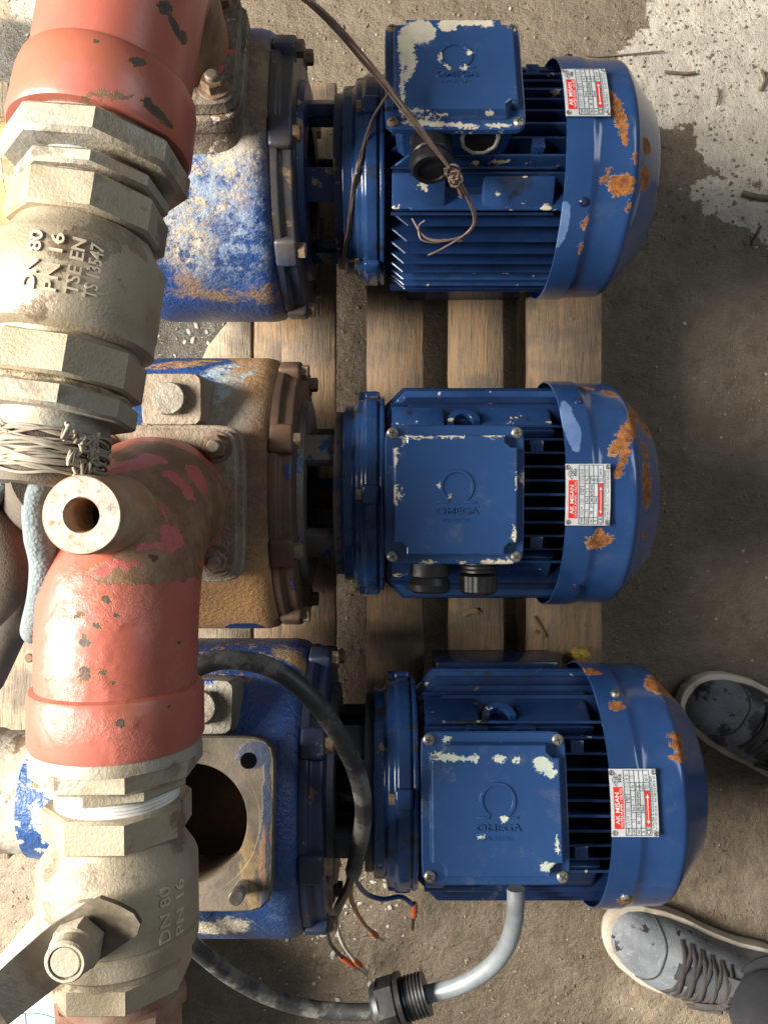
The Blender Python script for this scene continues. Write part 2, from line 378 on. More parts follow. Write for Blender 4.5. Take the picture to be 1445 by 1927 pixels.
# ------------------------------------------------------------------ floor
def floor_blobs(lst):
    out = []
    for (px, py, a, b, ang) in lst:
        p = P(px, py, 1.15); k = 1.15 / F
        c, s_ = math.cos(R(ang)), math.sin(R(ang))
        out.append((Vector((p.x, p.y, 0)), Vector((c, s_, 0)), Vector((-s_, c, 0)), Vector((0, 0, 1)), a * k, b * k))
    return out
def floor_mat():
    m, nt, b = nodes('wet_concrete'); co = coords(nt)
    def mask(blobs, s, amp, soft):
        cn = noi(nt, co, s, 6, 0.68, True)
        vm = nt.nodes.new('ShaderNodeVectorMath'); vm.operation = 'MULTIPLY_ADD'
        nt.links.new(cn, vm.inputs[0]); vm.inputs[1].default_value = (2 * amp,) * 3; vm.inputs[2].default_value = (-amp,) * 3
        va = nt.nodes.new('ShaderNodeVectorMath'); nt.links.new(co, va.inputs[0]); nt.links.new(vm.outputs[0], va.inputs[1])
        d = None
        for (c, u, v, n, a, bb) in blobs:
            mp = nt.nodes.new('ShaderNodeMapping'); mp.vector_type = 'TEXTURE'
            mp.inputs['Location'].default_value = c; mp.inputs['Rotation'].default_value = Matrix((u, v, n)).transposed().to_euler()
            mp.inputs['Scale'].default_value = (a, bb, 1); nt.links.new(va.outputs[0], mp.inputs[0])
            ln = nt.nodes.new('ShaderNodeVectorMath'); ln.operation = 'LENGTH'; nt.links.new(mp.outputs[0], ln.inputs[0])
            d = ln.outputs['Value'] if d is None else mathn(nt, 'MINIMUM', d, ln.outputs['Value'])
        return mathn(nt, 'SUBTRACT', 1.0, ramp(nt, d, 1 - soft, 1 + soft))
    big = noi(nt, co, 4.5, 5, 0.6); mid = noi(nt, co, 32, 6, 0.7); fin = noi(nt, co, 300, 6, 0.75)
    wet = mix(nt, ramp(nt, big, 0.35, 0.65), (0.158, 0.124, 0.084), (0.215, 0.172, 0.120))
    wet = mix(nt, mathn(nt, 'MULTIPLY', ramp(nt, mid, 0.42, 0.68), 0.6), wet, (0.115, 0.080, 0.049))
    wet = mix(nt, mathn(nt, 'MULTIPLY', ramp(nt, fin, 0.62, 0.72), 0.5), wet, (0.34, 0.29, 0.22))
    dry = mix(nt, ramp(nt, mid, 0.35, 0.62), (0.58, 0.53, 0.44), (0.47, 0.42, 0.34))
    dry = mix(nt, ramp(nt, fin, 0.60, 0.70), dry, (0.24, 0.20, 0.15))
    sand = mix(nt, ramp(nt, mid, 0.38, 0.62), (0.36, 0.29, 0.20), (0.27, 0.21, 0.15))
    sand = mix(nt, ramp(nt, fin, 0.60, 0.72), sand, (0.46, 0.40, 0.31))
    slime = mix(nt, ramp(nt, mid, 0.4, 0.65), (0.095, 0.085, 0.068), (0.15, 0.14, 0.118))
    ms = mask(floor_blobs([(60, 1730, 260, 190, 0), (1390, 1610, 140, 130, 0), (1420, 1900, 170, 90, 10), (1250, 1880, 90, 60, 0), (60, 40, 140, 70, 0)]), 9, 0.035, 0.45)
    md = mask(floor_blobs([(1460, 40, 240, 190, 0), (1290, 110, 150, 92, 25), (1230, 205, 95, 38, 0), (1420, 250, 115, 95, 0), (1390, 385, 95, 42, -20), (1500, 420, 100, 60, -15), (1620, 200, 220, 300, 0), (1950, -150, 520, 480, 0), (80, -10, 60, 70, 0)]), 60, 0.022, 0.015)
    mp_ = mask(floor_blobs([(30, 95, 70, 60, 0), (370, 620, 85, 150, 0), (330, 1000, 100, 200, 0)]), 20, 0.02, 0.25)
    col = mix(nt, ms, wet, sand); col = mix(nt, md, col, dry); col = mix(nt, mp_, col, slime)
    nt.links.new(col, b.inputs['Base Color'])
    rg = mathn(nt, 'ADD', mathn(nt, 'MULTIPLY', mid, 0.5), 0.04)
    rg = mixf(nt, ms, rg, 0.8); rg = mixf(nt, md, rg, 0.92); rg = mixf(nt, mp_, rg, 0.16)
    nt.links.new(rg, b.inputs['Roughness'])
    vo = nt.nodes.new('ShaderNodeTexVoronoi'); vo.inputs['Scale'].default_value = 120; nt.links.new(co, vo.inputs['Vector'])
    nn = bumpn(nt, mid, 0.9, 0.016); nn = bumpn(nt, noi(nt, co, 70, 6, 0.75), 0.45, 0.006, nn); nn = bumpn(nt, fin, 0.75, 0.0030, nn)
    peb = mathn(nt, 'MULTIPLY', mathn(nt, 'SUBTRACT', 1.0, ramp(nt, vo.outputs[0], 0.0, 0.34)), ramp(nt, noi(nt, co, 45, 3), 0.50, 0.62)); nn = bumpn(nt, peb, 0.6, 0.0045, nn)
    nt.links.new(nn, b.inputs['Normal']); return m
mb = MB(); n = 90; S = 1.6
vs, fs = [], []
for j in range(n + 1):
    for i in range(n + 1):
        x, y = -S + 2 * S * i / n, -S + 2 * S * j / n
        vs.append((x, y, 0.006 * (mnoise.noise(Vector((x * 3, y * 3, 1))) - 0.4) + 0.003 * mnoise.noise(Vector((x * 14, y * 14, 4)))))
for j in range(n):
    for i in range(n):
        a = j * (n + 1) + i; fs.append((a, a + 1, a + n + 2, a + n + 1))
mb.add(vs, fs)
# outer skirt so the floor goes on beyond the close-up
k = 8
mb.add([(-k, -k, -0.004), (k, -k, -0.004), (k, k, -0.004), (-k, k, -0.004), (-S, -S, -0.004), (S, -S, -0.004), (S, S, -0.004), (-S, S, -0.004)],
       [(0, 1, 5, 4), (1, 2, 6, 5), (2, 3, 7, 6), (3, 0, 4, 7)])
fl = mb.build('floor', floor_mat(), None, 60); tag(fl, kind='structure')

# ------------------------------------------------------------------ pallet
PT = 0.12     # pallet deck height
pal = empty('pallet', (-0.15, 0.05, 0), 'weathered wooden pallet lying under the three blue pumps', 'pallet')
def L(p): return Vector(p) - pal.location
def plank(x0, x1, y0, y1, z0, z1, name='deck_plank', mat='wood', warp=0.0, cut=None, seed=0):
    rnd = random.Random(seed); nx, ny = 5, 30; rings = []
    cx, cy, cz = (x0 + x1) / 2, (y0 + y1) / 2, z0
    for j in range(ny + 1):
        y = y0 + (y1 - y0) * j / ny
        lo, hi = x0, x1
        if cut: lo = cut(y, x0)
        e0 = 0.0015 * mnoise.noise(Vector((y * 30, seed, 0))); e1 = 0.0015 * mnoise.noise(Vector((y * 30, seed, 9)))
        lo += e0; hi += e1
        t = z1 + 0.0008 * mnoise.noise(Vector((y * 12, seed, 3)))
        c = 0.0018
        ring = [(lo, z0), (hi, z0), (hi, t - c), (hi - c, t), (lo + c, t), (lo, t - c)]
        rings.append([Vector((x - cx, y - cy, z - cz)) for x, z in ring])
    m = MB(); m.loft(rings)
    o = m.build(name, M[mat], pal, 50); o.location = Vector((cx, cy, cz)) - pal.location
    return o
Y0, Y1 = -0.465, 0.575
PL = [(-0.137, -0.0645), (-0.023, 0.0535), (0.087, 0.1605), (0.193, 0.292)]
for i, (a, b_) in enumerate(PL):
    plank(a, b_, Y0 + 0.004 * (i % 2), Y1 - 0.005 * (i % 3), PT - 0.02, PT, seed=i + 1)
def cutp(y, x0):   # the narrow plank widens in a curve towards the middle pump
    t = (0.262 - y) / 0.055
    return x0 - 0.045 * max(0, min(1, t)) ** 1.4
plank(-0.207, -0.177, Y0, Y1 - 0.01, PT - 0.02, PT, mat='wood_pale', cut=cutp, seed=9)
plank(-0.60, -0.502, Y0, Y1, PT - 0.02, PT, mat='wood_pale', seed=11)
def cross(y0, y1, z0, z1, name, seed):
    m = MB(); m.box(Matrix.Identity(4), (y1 - y0, 0.892, z1 - z0), 0.002)
    o = m.build(name, M['wood'], pal, 50); o.rotation_euler = (0, 0, R(90))
    o.location = Vector((-0.154, (y0 + y1) / 2, (z0 + z1) / 2)) - pal.location
for y in (0.50, 0.03, -0.42):
    cross(y - 0.045, y + 0.045, 0.0855, PT - 0.0205, 'cross_board', 0)
    for x in (-0.55, -0.154, 0.243):
        m = MB(); m.box(Matrix.Identity(4), (0.095, 0.09, 0.071), 0.003)
        o = m.build('block', M['wood'], pal, 50); o.location = Vector((x, y, 0.0495)) - pal.location
for x in (-0.55, -0.154, 0.243):
    plank(x - 0.045, x + 0.045, Y0 + 0.004, Y1 - 0.01, -0.002, 0.0135, name='bottom_board', seed=int(x * 100))
for (px, py) in [(655, 205), (622, 250), (628, 232), (1010, 1190), (1105, 1175), (1075, 600)]:
    q = P(px, py, 1.03); m = MB(); m.lathe([(0, 0.0035), (0.0012, 0.0030), (0.0016, 0.001)], Matrix.Translation(Vector((q.x, q.y, PT + 0.0001)) - pal.location), 10)
    m.build('nail_head', M['rustbolt'], pal, 30)

# ------------------------------------------------------------------ pumps
def superell(h, n, N=64, cx=0, cy=0):
    out = []
    for k in range(N):
        t = 2 * math.pi * (k + 0.5) / N; c, s_ = math.cos(t), math.sin(t)
        r = h / ((abs(c) ** n + abs(s_) ** n) ** (1 / n)); out.append((cx + r * c, cy + r * s_))
    return out

FLX, FLY, FLH = -0.201, -0.008, 0.170     # discharge flange centre (axial, lateral) and height over the axis
def bolt_hex(mb_, Mx, r, h, dome=0.0):
    mb_.lathe([(0, r), (h * 0.85, r), (h, r * 0.86)], Mx, 6)
    return mb_

def make_pump(idx, label, x0, y0, zax, scale, roll):
    root = empty('pump', (x0, y0, PT), label, 'pump', 'blue pumps on the pallet')
    T = Matrix.Translation((0, 0, zax - PT)) @ Matrix.Rotation(-R(roll), 4, 'X') @ Matrix.Scale(scale, 4)
    AX = T @ Matrix(((0, 0, 1, 0), (1, 0, 0, 0), (0, 1, 0, 0), (0, 0, 0, 1)))    # lathe frame: s -> pump axis
    def fr(x, y, z, rx=0, rz=0): return T @ Matrix.Translation((x, y, z)) @ Matrix.Rotation(rz, 4, 'Z') @ Matrix.Rotation(rx, 4, 'X')
    D = dict(root=root, T=T)
    # --- volute
    def rf(t, x):
        return 1.0 + 0.012 * math.cos(t - 2.2) + 0.004 * math.cos(3 * t)
    prof = [(-0.318, 0.075), (-0.314, 0.09), (-0.306, 0.108), (-0.294, 0.126), (-0.278, 0.141), (-0.262, 0.1485), (-0.245, 0.1515)]
    prof += [(-0.245 + 0.0098 * k, 0.1515) for k in range(1, 13)]
    prof += [(-0.118, 0.1495), (-0.112, 0.145), (-0.109, 0.137), (-0.108, 0.12)]
    m = MB(); m.lathe(prof, AX, 128, caps=(False, False), rf=rf)
    fc = T @ Vector((FLX, FLY, FLH)); up = (T.to_3x3() @ Vector((0, 0, 1))).normalized()
    keep = []
    for f in m.f:
        c = sum((Vector(m.v[i]) for i in f), Vector()) / len(f) - fc
        if (c - up * c.dot(up)).length < 0.058 * scale and c.dot(up) > -0.09: continue
        keep.append(f)
    m.f = keep
    vol = m.build('volute_casing', None, root, 40); D['volute'] = vol
    # --- neck + square flange with a real bore
    hb = 0.049; m = MB(); NN = 72
    outer = [[Vector((x, y, z)) for x, y in superell(h, n_, NN, FLX, FLY)] for (h, n_, z) in
             ((0.082, 4, FLH - 0.075), (0.076, 5, FLH - 0.045), (0.070, 7, FLH - 0.030), (0.0685, 8, FLH - 0.018), (0.0715, 9, FLH - 0.0165), (0.0725, 9, FLH - 0.014), (0.0725, 9, FLH - 0.002), (0.0712, 9, FLH))]
    circ = lambda r, z: [Vector((FLX + r * math.cos(2 * math.pi * (k + .5) / NN), FLY + r * math.sin(2 * math.pi * (k + .5) / NN), z)) for k in range(NN)]
    outer += [circ(0.064, FLH), circ(hb + 0.012, FLH), circ(hb + 0.011, FLH - 0.0012), circ(hb + 0.001, FLH - 0.0012), circ(hb, FLH - 0.003), circ(hb, FLH - 0.055), circ(hb + 0.004, FLH - 0.10)]
    m.loft(outer, T, (False, False)); fl_ = m.build('discharge_flange', None, root, 30); D['flange'] = fl_
    m = MB(); m.lathe([(FLH - 0.105, 0.055), (FLH - 0.102, 0.001)], T @ Matrix.Translation((FLX, FLY, 0)), 32, caps=(True, False))
    m.build('bore_floor', M['hole'], fl_, 30)
    # --- vent boss beside the flange
    m = MB(); bx, by = FLX + 0.004, FLY + 0.0725 + 0.0245
    rings = [[Vector((bx + x, by + y * 0.86, z)) for x, y in superell(h, 8, 40)] for h, z in ((0.031, 0.06), (0.029, 0.125), (0.0282, FLH - 0.012), (0.027, FLH - 0.0095))]
    m.loft(rings, T); D['boss'] = m.build('vent_boss', None, root, 30)
    m = MB(); bolt_hex(m, T @ Matrix.Translation((bx, by, FLH - 0.0096)), 0.0165, 0.0085)
    m.lathe([(0, 0.0150), (0.0100, 0.0148), (0.0108, 0.0140)], T @ Matrix.Translation((bx, by, FLH - 0.0096)), 20)
    m.build('vent_plug', M['plug'], D['boss'], 30)
    # --- back flange of the casing with bolt lugs
    m = MB(); m.lathe(rp([(-0.112, 0.10), (-0.112, 0.1450), (-0.1025, 0.1450), (-0.1005, 0.1400), (-0.0885, 0.1395), (-0.0885, 0.088), (-0.095, 0.086)], 0.003, 4), AX, 96, caps=(False, False), rf=lambda t, x: 1 + 0.004 * mnoise.noise(Vector((math.cos(t) * 5, math.sin(t) * 5, x * 60 + idx))))
    bk = m.build('casing_flange', None, root, 30); D['back'] = bk
    for k in range(8):
        a = R(90 - 22 + 45 * k); c, s_ = math.cos(a), math.sin(a)
        Rm = T @ Matrix.Rotation(a, 4, 'X') @ Matrix.Translation((-0.099, 0.139, 0))
        m = MB(); m.box(Rm, (0.024, 0.020, 0.030), 0.004, 3); lg = m.build('bolt_lug', None, root, 30); D.setdefault('lugs', []).append(lg)
        m = MB(); bolt_hex(m, Rm @ Matrix.Translation((0.0118, 0.001, 0)) @ Matrix.Rotation(R(90), 4, 'Y'), 0.0085, 0.008); m.build('bolt_head', M['rustbolt'], lg, 30)
    # --- lantern bracket
    m = MB()
    m.lathe([(-0.095, 0.087), (-0.0880, 0.105), (-0.0815, 0.103), (-0.0815, 0.06), (-0.095, 0.05)], AX, 64, caps=(False, False))
    for a in (-42, 36, 128, 222):
        Rm = T @ Matrix.Rotation(-R(a), 4, 'X')
        m.box(Rm @ Matrix.Translation((-0.064, 0, 0.078)), (0.052, 0.034, 0.013), 0.002)
        m.box(Rm @ Matrix.Translation((-0.064, 0, 0.068)), (0.050, 0.010, 0.016), 0.001)
    m.lathe([(-0.052, 0.05), (-0.052, 0.092), (-0.044, 0.092), (-0.044, 0.05)], AX, 64, caps=(True, True))
    D['lantern'] = m.build('lantern_bracket', None, root, 30)
    m = MB(); m.lathe([(-0.11, 0.03), (-0.085, 0.03), (-0.084, 0.017), (-0.045, 0.017)], AX, 32); m.build('shaft', M['hole'], root, 30)
    # --- motor end shield
    m = MB(); m.lathe(rp([(-0.0435, 0.04), (-0.0435, 0.0988), (-0.031, 0.0988), (-0.0295, 0.1055), (-0.022, 0.1070), (-0.0185, 0.1105), (-0.0068, 0.1105), (-0.0062, 0.107), (-0.0045, 0.107), (-0.004, 0.1098), (0.001, 0.1098), (0.001, 0.09)], 0.003, 4), AX, 96, caps=(True, False), rf=lambda t, x: 1 + 0.0015 * mnoise.noise(Vector((math.cos(t) * 4, math.sin(t) * 4, x * 90 + idx))))
    sh = m.build('end_shield', M['shield'], root, 28); D['shield'] = sh
    for k in range(4):
        Rm = T @ Matrix.Rotation(R(90 * k), 4, 'X') @ Matrix.Translation((-0.0135, 0, 0.108))
        m = MB(); m.box(Rm, (0.018, 0.020, 0.014), 0.0035, 3); tb = m.build('shield_lug', M['shield'], sh, 30)
        m = MB(); bolt_hex(m, Rm @ Matrix.Translation((-0.0088, 0, 0.001)) @ Matrix.Rotation(-R(90), 4, 'Y'), 0.0058, 0.006); m.build('shield_bolt', M['dirtbolt'] if k == 0 else M['shield'], sh, 30)
    # --- housing core and fins
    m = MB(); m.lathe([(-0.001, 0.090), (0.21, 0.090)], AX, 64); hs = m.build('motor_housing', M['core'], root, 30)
    rnd = random.Random(idx * 7)
    def fin(rot, t, r1, xa, xb, name='cooling_fin', mat=None, th=0.0027):
        z0 = math.sqrt(0.088 ** 2 - t * t) - 0.004; z1 = math.sqrt(max(r1 * r1 - t * t, 0.0))
        if z1 - z0 < 0.004: return
        Mx = T @ Matrix.Rotation(R(rot), 4, 'X') @ Matrix.Translation((0, t, 0))
        c = (z1 - z0) * 0.55; h = th / 2
        ring = lambda y, k: [(xa + k, y, z0), (xb - k, y, z0), (xb - k, y, z1 - k), (xa + c + k, y, z1 - k), (xa + k, y, z1 - c - k)]
        m_ = MB(); m_.loft([[Vector(p) for p in ring(y, k)] for y, k in ((-h, 0.0006), (-h * 0.55, 0), (h * 0.55, 0), (h, 0.0006))], Mx)
        m_.build(name, mat or (M['fin_chipped'] if rnd.random() < 0.3 else M['fin']), hs, 30)
    for rot in (0, 90, 180, 270):
        for k in range(-5, 6):
            xa = 0.001
            fin(rot, k * 0.0138, 0.1185 if abs(k) < 4 else 0.1165, xa + 0.0006 * abs(k), 0.196)
    # flat casting pads at the four corners
    for a in (45, 135, 225, 315):
        sgn = 1 if a in (45, 225) else -1
        for (xa, xb, hh) in ((0.008, 0.062, 0.1135), (0.100, 0.172, 0.1135)):
            Rm = T @ Matrix.Rotation(R(a), 4, 'X') @ Matrix.Translation(((xa + xb) / 2, 0, hh - 0.011))
            m = MB(); m.box(Rm, (xb - xa, 0.034, 0.022), 0.002); m.build('casting_pad', M['fin_chipped'] if idx != 3 else M['fin'], hs, 30)
        Rm = T @ Matrix.Rotation(R(a), 4, 'X') @ Matrix.Translation((0.09, 0, 0.097)); m = MB(); m.box(Rm, (0.164, 0.040, 0.012), 0.002); m.build('pad_rib', M['fin'], hs, 30)
        for s_ in (-1, 1):
            Rm = T @ Matrix.Rotation(R(a), 4, 'X') @ Matrix.Translation((0.090, s_ * 0.0215, 0.107)); m = MB(); m.box(Rm, (0.166, 0.003, 0.013), 0.001); m.build('pad_edge', M['fin'], hs, 30)
    # lifting lug between the two upper pads
    for a in (-42, ):
        Rm = T @ Matrix.Rotation(R(a + 90 - 3 - 90), 4, 'X') if False else T @ Matrix.Rotation(R(318), 4, 'X')
        m = MB(); ang = [math.pi * k / 14 for k in range(15)]
        for (ra, rb) in ((0.010, 0.0165),):
            rings = []
            for t in ang:
                c, s_ = math.cos(t), math.sin(t)
                rings.append([Vector((0.081 + rr * c, 0.0 + rr * s_ - 0.006, z)) for rr, z in ((ra, 0.112), (rb, 0.112), (rb, 0.119), (ra, 0.119))])
            m.loft(rings, Rm)
        m.build('lifting_lug', M['fin_chipped'], hs, 30)
        for xx in (0.058, 0.104):
            m = MB()
            for (dx, dy, sx, sy) in ((0, 0.006, 0.022, 0.005), (0, -0.006, 0.022, 0.005), (-0.0085, 0, 0.005, 0.008), (0.0085, 0, 0.005, 0.008)):
                m.box(Rm @ Matrix.Translation((xx, -0.024 + dy, 0.1135)), (sx, sy, 0.008), 0.0006) if dx == 0 else m.box(Rm @ Matrix.Translation((xx + dx, -0.024, 0.1135)), (sx, sy, 0.0078), 0.0006)
            m.build('foot_boss', M['fin'], hs, 30)
    for (xx, t) in ((0.152, 0.048), (0.152, -0.048)):
        m = MB(); z = math.sqrt(0.1185 ** 2 - t * t)
        m.box(T @ Matrix.Translation((xx, t, z - 0.002)), (0.013, 0.012, 0.010), 0.0012)
        m.lathe([(0, 0.003), (0.0008, 0.0028)], T @ Matrix.Translation((xx, t, z + 0.0028)), 12)
        m.build('screw_boss', M['fin_chipped'], hs, 30)
    # --- feet under the motor
    fy, fw, fh = (0.094, 0.048, 0.085) if idx == 3 else (0.070, 0.040, 0.075)
    for s_ in (-1, 1):
        m = MB(); m.box(Matrix.Translation((0.105, s_ * fy, fh / 2 + 0.0005)), (0.15, fw, fh), 0.003); m.build('motor_foot', M['fin'], root, 30)
    # --- fan cover: thin sheet with a rolled step and a chamfered end
    a_, t_ = 0.179, 0.0014
    oprof = [(a_, 0.1258), (a_ + 0.006, 0.1262), (a_ + 0.012, 0.1264), (a_ + 0.026, 0.1264), (a_ + 0.029, 0.1254), (a_ + 0.033, 0.1240), (a_ + 0.038, 0.1236), (0.243, 0.1236), (0.2475, 0.1230), (0.251, 0.1205), (0.255, 0.1160), (0.284, 0.0850), (0.2855, 0.0820)]
    iprof = [(x - 0.0005, r - t_) for x, r in reversed(oprof)]
    def rfc(t, x): return 1 + 0.0022 * mnoise.noise(Vector((math.cos(t) * 2.2, math.sin(t) * 2.2 + idx * 5, x * 26))) + 0.0012 * mnoise.noise(Vector((math.cos(t) * 6, math.sin(t) * 6 + idx * 3, x * 60)))
    m = MB(); m.lathe(rp(oprof, 0.002, 3) + iprof + [oprof[0]], AX, 144, caps=(False, False), rf=rfc)
    fcv = m.build('fan_cover', None, root, 24); D['cover'] = fcv
    # end grille: rings and spokes
    m = MB()
    for r in (0.078, 0.066, 0.054, 0.042, 0.030):
        m.lathe([(0.2835, r), (0.2852, r), (0.2852, r - 0.006), (0.2835, r - 0.006), (0.2835, r)], AX, 48, caps=(False, False))
    for k in range(4):
        m.box(AX @ Matrix.Rotation(R(45 + 90 * k), 4, 'Z') @ Matrix.Translation((0.053, 0, 0.2842)), (0.062, 0.006, 0.0014))
    m.lathe([(0.2836, 0.024), (0.2850, 0.024)], AX, 32)
    m.build('end_grille', M['fin'], fcv, 30)
    for k, a in enumerate((49, -49, 139, 221)):
        Rm = T @ Matrix.Rotation(R(a), 4, 'X') @ Matrix.Translation((0.199, 0, 0.1262))
        m = MB(); m.lathe([(0, 0.0048), (0.0016, 0.0046), (0.0032, 0.0030), (0.0034, 0.0008)], Rm, 16)
        o = m.build('cover_screw', M['steel'] if idx == 3 and k < 2 else M['fin'], fcv, 30)
        m = MB(); m.box(Rm @ Matrix.Translation((0, 0, 0.0033)), (0.005, 0.0009, 0.0007)); m.box(Rm @ Matrix.Translation((0, 0, 0.0034)), (0.0009, 0.005, 0.0007)); m.build('screw_slot', M['slot'], fcv, 0)
    # --- terminal box
    bxX, BW = 0.067, 0.116
    m = MB()
    rings = [[Vector((bxX + x, y, z)) for x, y in superell(h, 14, 48)] for h, z in ((BW / 2 - 0.004, 0.098), (BW / 2 - 0.002, 0.114), (BW / 2, 0.139))]
    m.loft(rings, T); tb = m.build('terminal_box', None, root, 30); D['box'] = tb
    m = MB()
    rings = [[Vector((bxX + x, y, z)) for x, y in superell(h, 16, 64)] for h, z in ((0.0650, 0.1385), (0.0660, 0.1392), (0.0662, 0.1443), (0.0650, 0.1456))]
    m.loft(rings, T)
    def panel(h, ch):
        c = ch; pts = [(-h + c, -h), (h - c, -h), (h - c, -h + c * .55), (h - c * .55, -h + c), (h, -h + c), (h, h - c), (h - c * .55, h - c), (h - c, h - c * .55), (h - c, h), (-h + c, h), (-h + c, h - c * .55), (-h + c * .55, h - c), (-h, h - c), (-h, -h + c), (-h + c * .55, -h + c), (-h + c, -h + c * .55)]
        return [Vector((bxX + x, y * 0.97, 0)) for x, y in pts]
    rings = []
    for h, ch, z in ((0.0592, 0.0125, 0.1448), (0.0582, 0.0122, 0.1462), (0.0576, 0.0118, 0.1570), (0.0571, 0.0116, 0.1583), (0.0561, 0.0114, 0.1589)):
        rings.append([p + Vector((0, 0, z)) for p in panel(h, ch)])
    m.loft(rings, T); lid = m.build('lid', None, tb, 22); D['lid'] = lid
    for (sx, sy) in ((-1, -1), (1, -1), (1, 1), (-1, 1)):
        Mx = T @ Matrix.Translation((bxX + sx * 0.0588, sy * 0.0588, 0.1454)) @ Matrix.Rotation(0.4 + sx + 2 * sy, 4, 'Z')
        m = MB(); m.lathe([(0, 0.0054), (0.0018, 0.0052), (0.0032, 0.0036), (0.0035, 0.001)], Mx, 18)
        m.build('lid_screw', M['rustbolt'] if (idx == 1 and sx < 0) else M['steel'], tb, 30)
        m = MB(); m.box(Mx @ Matrix.Translation((0, 0, 0.0035)), (0.006, 0.001, 0.0006)); m.box(Mx @ Matrix.Translation((0, 0, 0.0036)), (0.001, 0.006, 0.0006)); m.build('screw_slot', M['slot'], tb, 0)
    # emblem: omega ring with feet, and the two words
    m = MB(); zt = 0.1587; rings = []
    ex, ey = bxX + 0.001, 0.008
    for k in range(41):
        t = R(-58 + (360 - 64) * k / 40); c, s_ = math.cos(t), math.sin(t)
        rings.append([Vector((ex + rr * c, ey + rr * s_, z)) for rr, z in ((0.0128, zt), (0.0133, zt + 0.0017), (0.0159, zt + 0.0017), (0.0164, zt))])
    m.loft(rings, T)
    for s_ in (-1, 1):
        m.box(T @ Matrix.Translation((ex + s_ * 0.0125, ey - 0.0143, zt + 0.0004)), (0.0105, 0.0024, 0.0017), 0.0004)
    tf = lambda x, y, z: T @ Vector((x, y, zt + z))
    put_text(m, 'OMEGA', tf, ex, ey - 0.0225, 0.0088, 0.0016, width=0.0395, bold=0.01)
    put_text(m, 'MOTOR', tf, ex, ey - 0.0315, 0.0058, 0.0008, width=0.026)
    D['emblem'] = m.build('emblem', None, tb, 25)
    # cable glands / knock-out on the near side
    yb = -BW / 2
    def gland(x, ribbed):
        g = MB(); Mx = T @ Matrix.Translation((x, yb + 0.001, 0.1245)) @ Matrix.Rotation(R(90), 4, 'X')
        if ribbed:
            prof_ = [(0, 0.0165), (0.004, 0.0165)]
            for k in range(4): prof_ += [(0.0045 + k * 0.004, 0.0178), (0.0065 + k * 0.004, 0.0178), (0.0068 + k * 0.004, 0.0165)]
            g.lathe(prof_, Mx, 40)
            g.lathe([(0.021, 0.0165), (0.022, 0.0185), (0.037, 0.0180), (0.040, 0.015), (0.040, 0.010), (0.034, 0.0095)], Mx, 64, rf=lambda t, s: 1 + 0.035 * (1 if math.sin(16 * t) > 0 else 0))
        else:
            g.lathe([(0, 0.0205), (0.006, 0.0205), (0.007, 0.0195)], Mx, 6)
            g.lathe([(0.007, 0.0195), (0.022, 0.0195), (0.0235, 0.0185)], Mx, 12)
            g.lathe([(0.0235, 0.0175), (0.030, 0.0208), (0.036, 0.0200), (0.0385, 0.0175), (0.0385, 0.0140), (0.0365, 0.0135), (0.0365, 0.001)], Mx, 40)
        g.build('cable_gland', M['black'], tb, 30)
    if idx in (1, 2): gland(0.045, False)
    if idx == 2: gland(0.0925, True)
    if idx == 1:
        m = MB(); Mx = T @ Matrix.Translation((0.0925, yb + 0.0015, 0.1245)) @ Matrix.Rotation(R(90), 4, 'X')
        m.lathe([(0.0006, 0.0155), (0.0013, 0.0001)], Mx, 40, caps=(False, False)); m.build('entry_hole', simple('knockout_dark', (0.004, 0.004, 0.005), None, 0.9), tb, 30)
        m = MB(); m.lathe([(0.0, 0.0195), (0.0022, 0.0185), (0.0026, 0.0165), (0.0012, 0.0152)], Mx, 48, caps=(False, False), rf=lambda t, s: 1 + 0.02 * math.sin(9 * t) + 0.02 * math.sin(23 * t)); m.build('sealant_ring', M['silicone'], tb, 40)
    # --- nameplate, wrapped a little round the cover
    PX, PR = 0.1985, 0.1275; pw, ph = 0.0435, 0.0605
    def pf(u, v, z):     # u: reading direction (towards +y), v: away from the motor (-x is up when read)
        a = u / 0.16; r = PR + z
        return T @ Vector((PX - v, 0.16 * math.sin(a) * 1.0, PR + z - 0.16 * (1 - math.cos(a)) * 0.8))
    npl = MB(); NU = 14
    top = []; 
    rings = []
    for k in range(NU + 1):
        u = -ph / 2 + ph * k / NU
        rings.append([pf(u, v, z) for v, z in ((-pw / 2, 0), (pw / 2, 0), (pw / 2, 0.0007), (-pw / 2, 0.0007))])
    npl.loft(rings); plate = npl.build('nameplate', M['plate'], root, 30)
    Z = 0.0010
    def strip(mb_, u0, u1, v0, v1, z=Z):
        n_ = max(1, int((u1 - u0) / 0.006)); 
        for k in range(n_):
            a0 = u0 + (u1 - u0) * k / n_; a1 = u0 + (u1 - u0) * (k + 1) / n_
            mb_.add([pf(a0, v0, z), pf(a1, v0, z), pf(a1, v1, z), pf(a0, v1, z)], [(0, 1, 2, 3)])
    # layout in plate coordinates: u 0..1 reading direction, v 0 bottom .. 1 top of the text
    U = lambda u: -ph / 2 + ph * u
    V = lambda v: -pw / 2 + pw * v
    m = MB(); strip(m, U(0.12), U(0.735), V(0.735), V(0.935)); m.build('red_banner', M['red'], plate, 0)
    m = MB(); strip(m, U(0.155), U(0.675), V(0.17), V(0.265)); m.build('red_arrow_band', M['red'], plate, 0)
    m = MB()
    put_text(m, 'AK MISAN', pf, U(0.42), V(0.865), 0.0056, width=ph * 0.47, z=Z + 0.0003, bold=0.01)
    put_text(m, 'WATER PUMPS - VALVES', pf, U(0.428), V(0.775), 0.0036, width=ph * 0.575, z=Z + 0.0003)
    m.build('white_lettering', M['white_ink'], plate, 0); m = MB()
